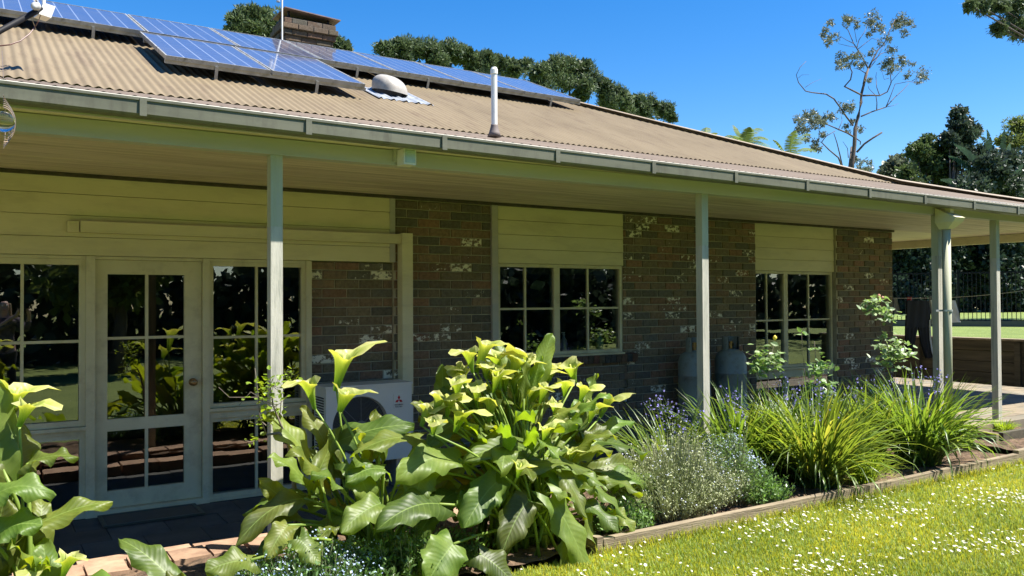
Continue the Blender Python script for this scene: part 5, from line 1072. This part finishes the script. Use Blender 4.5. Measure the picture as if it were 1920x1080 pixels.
# ---------- the photographer, seen mirrored in the left window
pr = thing('person', 'person with long fair hair in dark patterned top holding up a phone', 'person', (.36, -1.5, LZ))
def skinned(name, verts, edges, rads, m, parent, sub=2):
    me = bpy.data.meshes.new(name); org = ORG[parent.name]; me.from_pydata([tuple(np.array(v)-org) for v in verts], edges, []); me.materials.append(m)
    o = bpy.data.objects.new(name, me); SC.collection.objects.link(o); o.parent = parent; ORG[o.name] = org
    md = o.modifiers.new('Skin', 'SKIN'); md.use_smooth_shade = True
    for i, r in enumerate(rads): q = me.skin_vertices[0].data[i]; q.radius = (r, r) if np.isscalar(r) else r; q.use_root = (i == 0)
    s_ = o.modifiers.new('Sub', 'SUBSURF'); s_.levels = sub; s_.render_levels = sub
    return o
px_, py_ = .36, -1.5; V = []; E_d = []; Rr = []
def vv(x, y, z, r, par=None):
    V.append((px_+x, py_+y, z)); Rr.append(r)
    if par is not None: E_d.append((par, len(V)-1))
    return len(V)-1
b0 = vv(0, 0, 1.02, (.15, .11)); b1 = vv(0, 0, 1.20, (.125, .095), b0); b2 = vv(0, 0, 1.38, (.15, .10), b1); nk = vv(0, 0, 1.50, .052, b2); hd0 = vv(.0, .015, 1.58, .072, nk); hd1 = vv(0, .01, 1.68, (.082, .095), hd0); vv(0, .0, 1.75, .06, hd1)
vv(0, .095, 1.64, .014, hd0)
for sg in (-1, 1):
    h = vv(.095*sg, 0, .98, .095, b0); k = vv(.11*sg, .02, .57, .062, h); a = vv(.11*sg, -.02, .19, .042, k); vv(.13*sg, .14, .13, .035, a)
    sh = vv(.17*sg, 0, 1.42, .062, b2); el = vv(.25*sg+.04, .13, 1.22, .042, sh); tx = .24+.055*sg
    wr = vv(tx+.02*sg, .27, 1.52, .028, el); pm = vv(tx, .31, 1.585, (.036, .02), wr)
    for q in range(4): f1 = vv(tx-.012*sg, .325+.0, 1.60+.018*q, .0085, pm); vv(tx-.03*sg, .345, 1.605+.018*q-.003*abs(q-1), .0075, f1)
    t1 = vv(tx-.0*sg, .295, 1.61, .011, pm); vv(tx-.02*sg, .29, 1.65, .009, t1)
skinned('body', V, E_d, Rr, M['skin'], pr)
cm = surf('dark_patterned_fabric', (.03, .03, .04), (.16, .12, .13), 22, .9, lo=.45, hi=.55)
V = []; E_d = []; Rr = []
b0 = vv(0, 0, .88, (.19, .14)); b1 = vv(0, 0, 1.18, (.15, .12), b0); b2 = vv(0, 0, 1.36, (.175, .13), b1); vv(0, 0, 1.455, .075, b2)
for sg in (-1, 1): sh = vv(.175*sg, 0, 1.42, .08, b2); el = vv(.25*sg+.04, .13, 1.22, .058, sh); vv(.24+.08*sg, .235, 1.42, .042, el)
skinned('top', V, E_d, Rr, cm, pr)
V = []; E_d = []; Rr = []
b0 = vv(0, 0, .98, (.17, .13))
for sg in (-1, 1): h = vv(.095*sg, 0, .86, .11, b0); k = vv(.11*sg, .02, .57, .08, h); vv(.11*sg, -.02, .24, .06, k)
skinned('trousers', V, E_d, Rr, M['cloth_black'], pr)
hm = surf('fair_hair', (.32, .22, .11), (.5, .37, .2), 30, .6, (3, 3, .5), .5, .004)
V = []; E_d = []; Rr = []
h0 = vv(0, -.025, 1.75, (.085, .09)); h1 = vv(0, -.06, 1.66, (.095, .06), h0); h2 = vv(0, -.075, 1.52, (.10, .045), h1); vv(0, -.09, 1.36, (.085, .03), h2)
for sg in (-1, 1): q = vv(.075*sg, -.01, 1.69, .03, h0); q = vv(.088*sg, .0, 1.56, .03, q); vv(.09*sg, .03, 1.42, .025, q)
skinned('hair', V, E_d, Rr, hm, pr)
for sg in (-1, 1):
    b = MB(); b.lathe((px_+.032*sg, py_+.088, 1.665), [(.001, -.012), (.011, -.006), (.012, 0), (.011, .006), (.001, .012)], 12, ax=(0, 1, 0)); b.build('eye', M['white'], pr, smooth=True)
b = MB(); b.tube([(px_-.022, py_+.088, 1.595), (px_, py_+.094, 1.592), (px_+.022, py_+.088, 1.595)], [.003, .006, .003], 8); b.build('mouth', plain('lips', (.4, .12, .1)), pr, smooth=True)
ph = thing('phone', 'dark smartphone held up in landscape by the photographer', 'phone', (.6, -1.15, 1.66))
b = MB(); b.box(.53, .67, -1.150, -1.142, 1.625, 1.70); b.build('phone_body', M['black'], ph)
b = MB(); b.box(.534, .666, -1.1515, -1.1503, 1.629, 1.696); b.build('screen', M['dark'], ph)
b = MB()
for zz in (1.668, 1.688): b.lathe((.65, -1.142, zz), [(.008, 0), (.008, .003), (.001, .0031)], 14, ax=(0, 1, 0))
b.build('lens', M['glass'], ph)
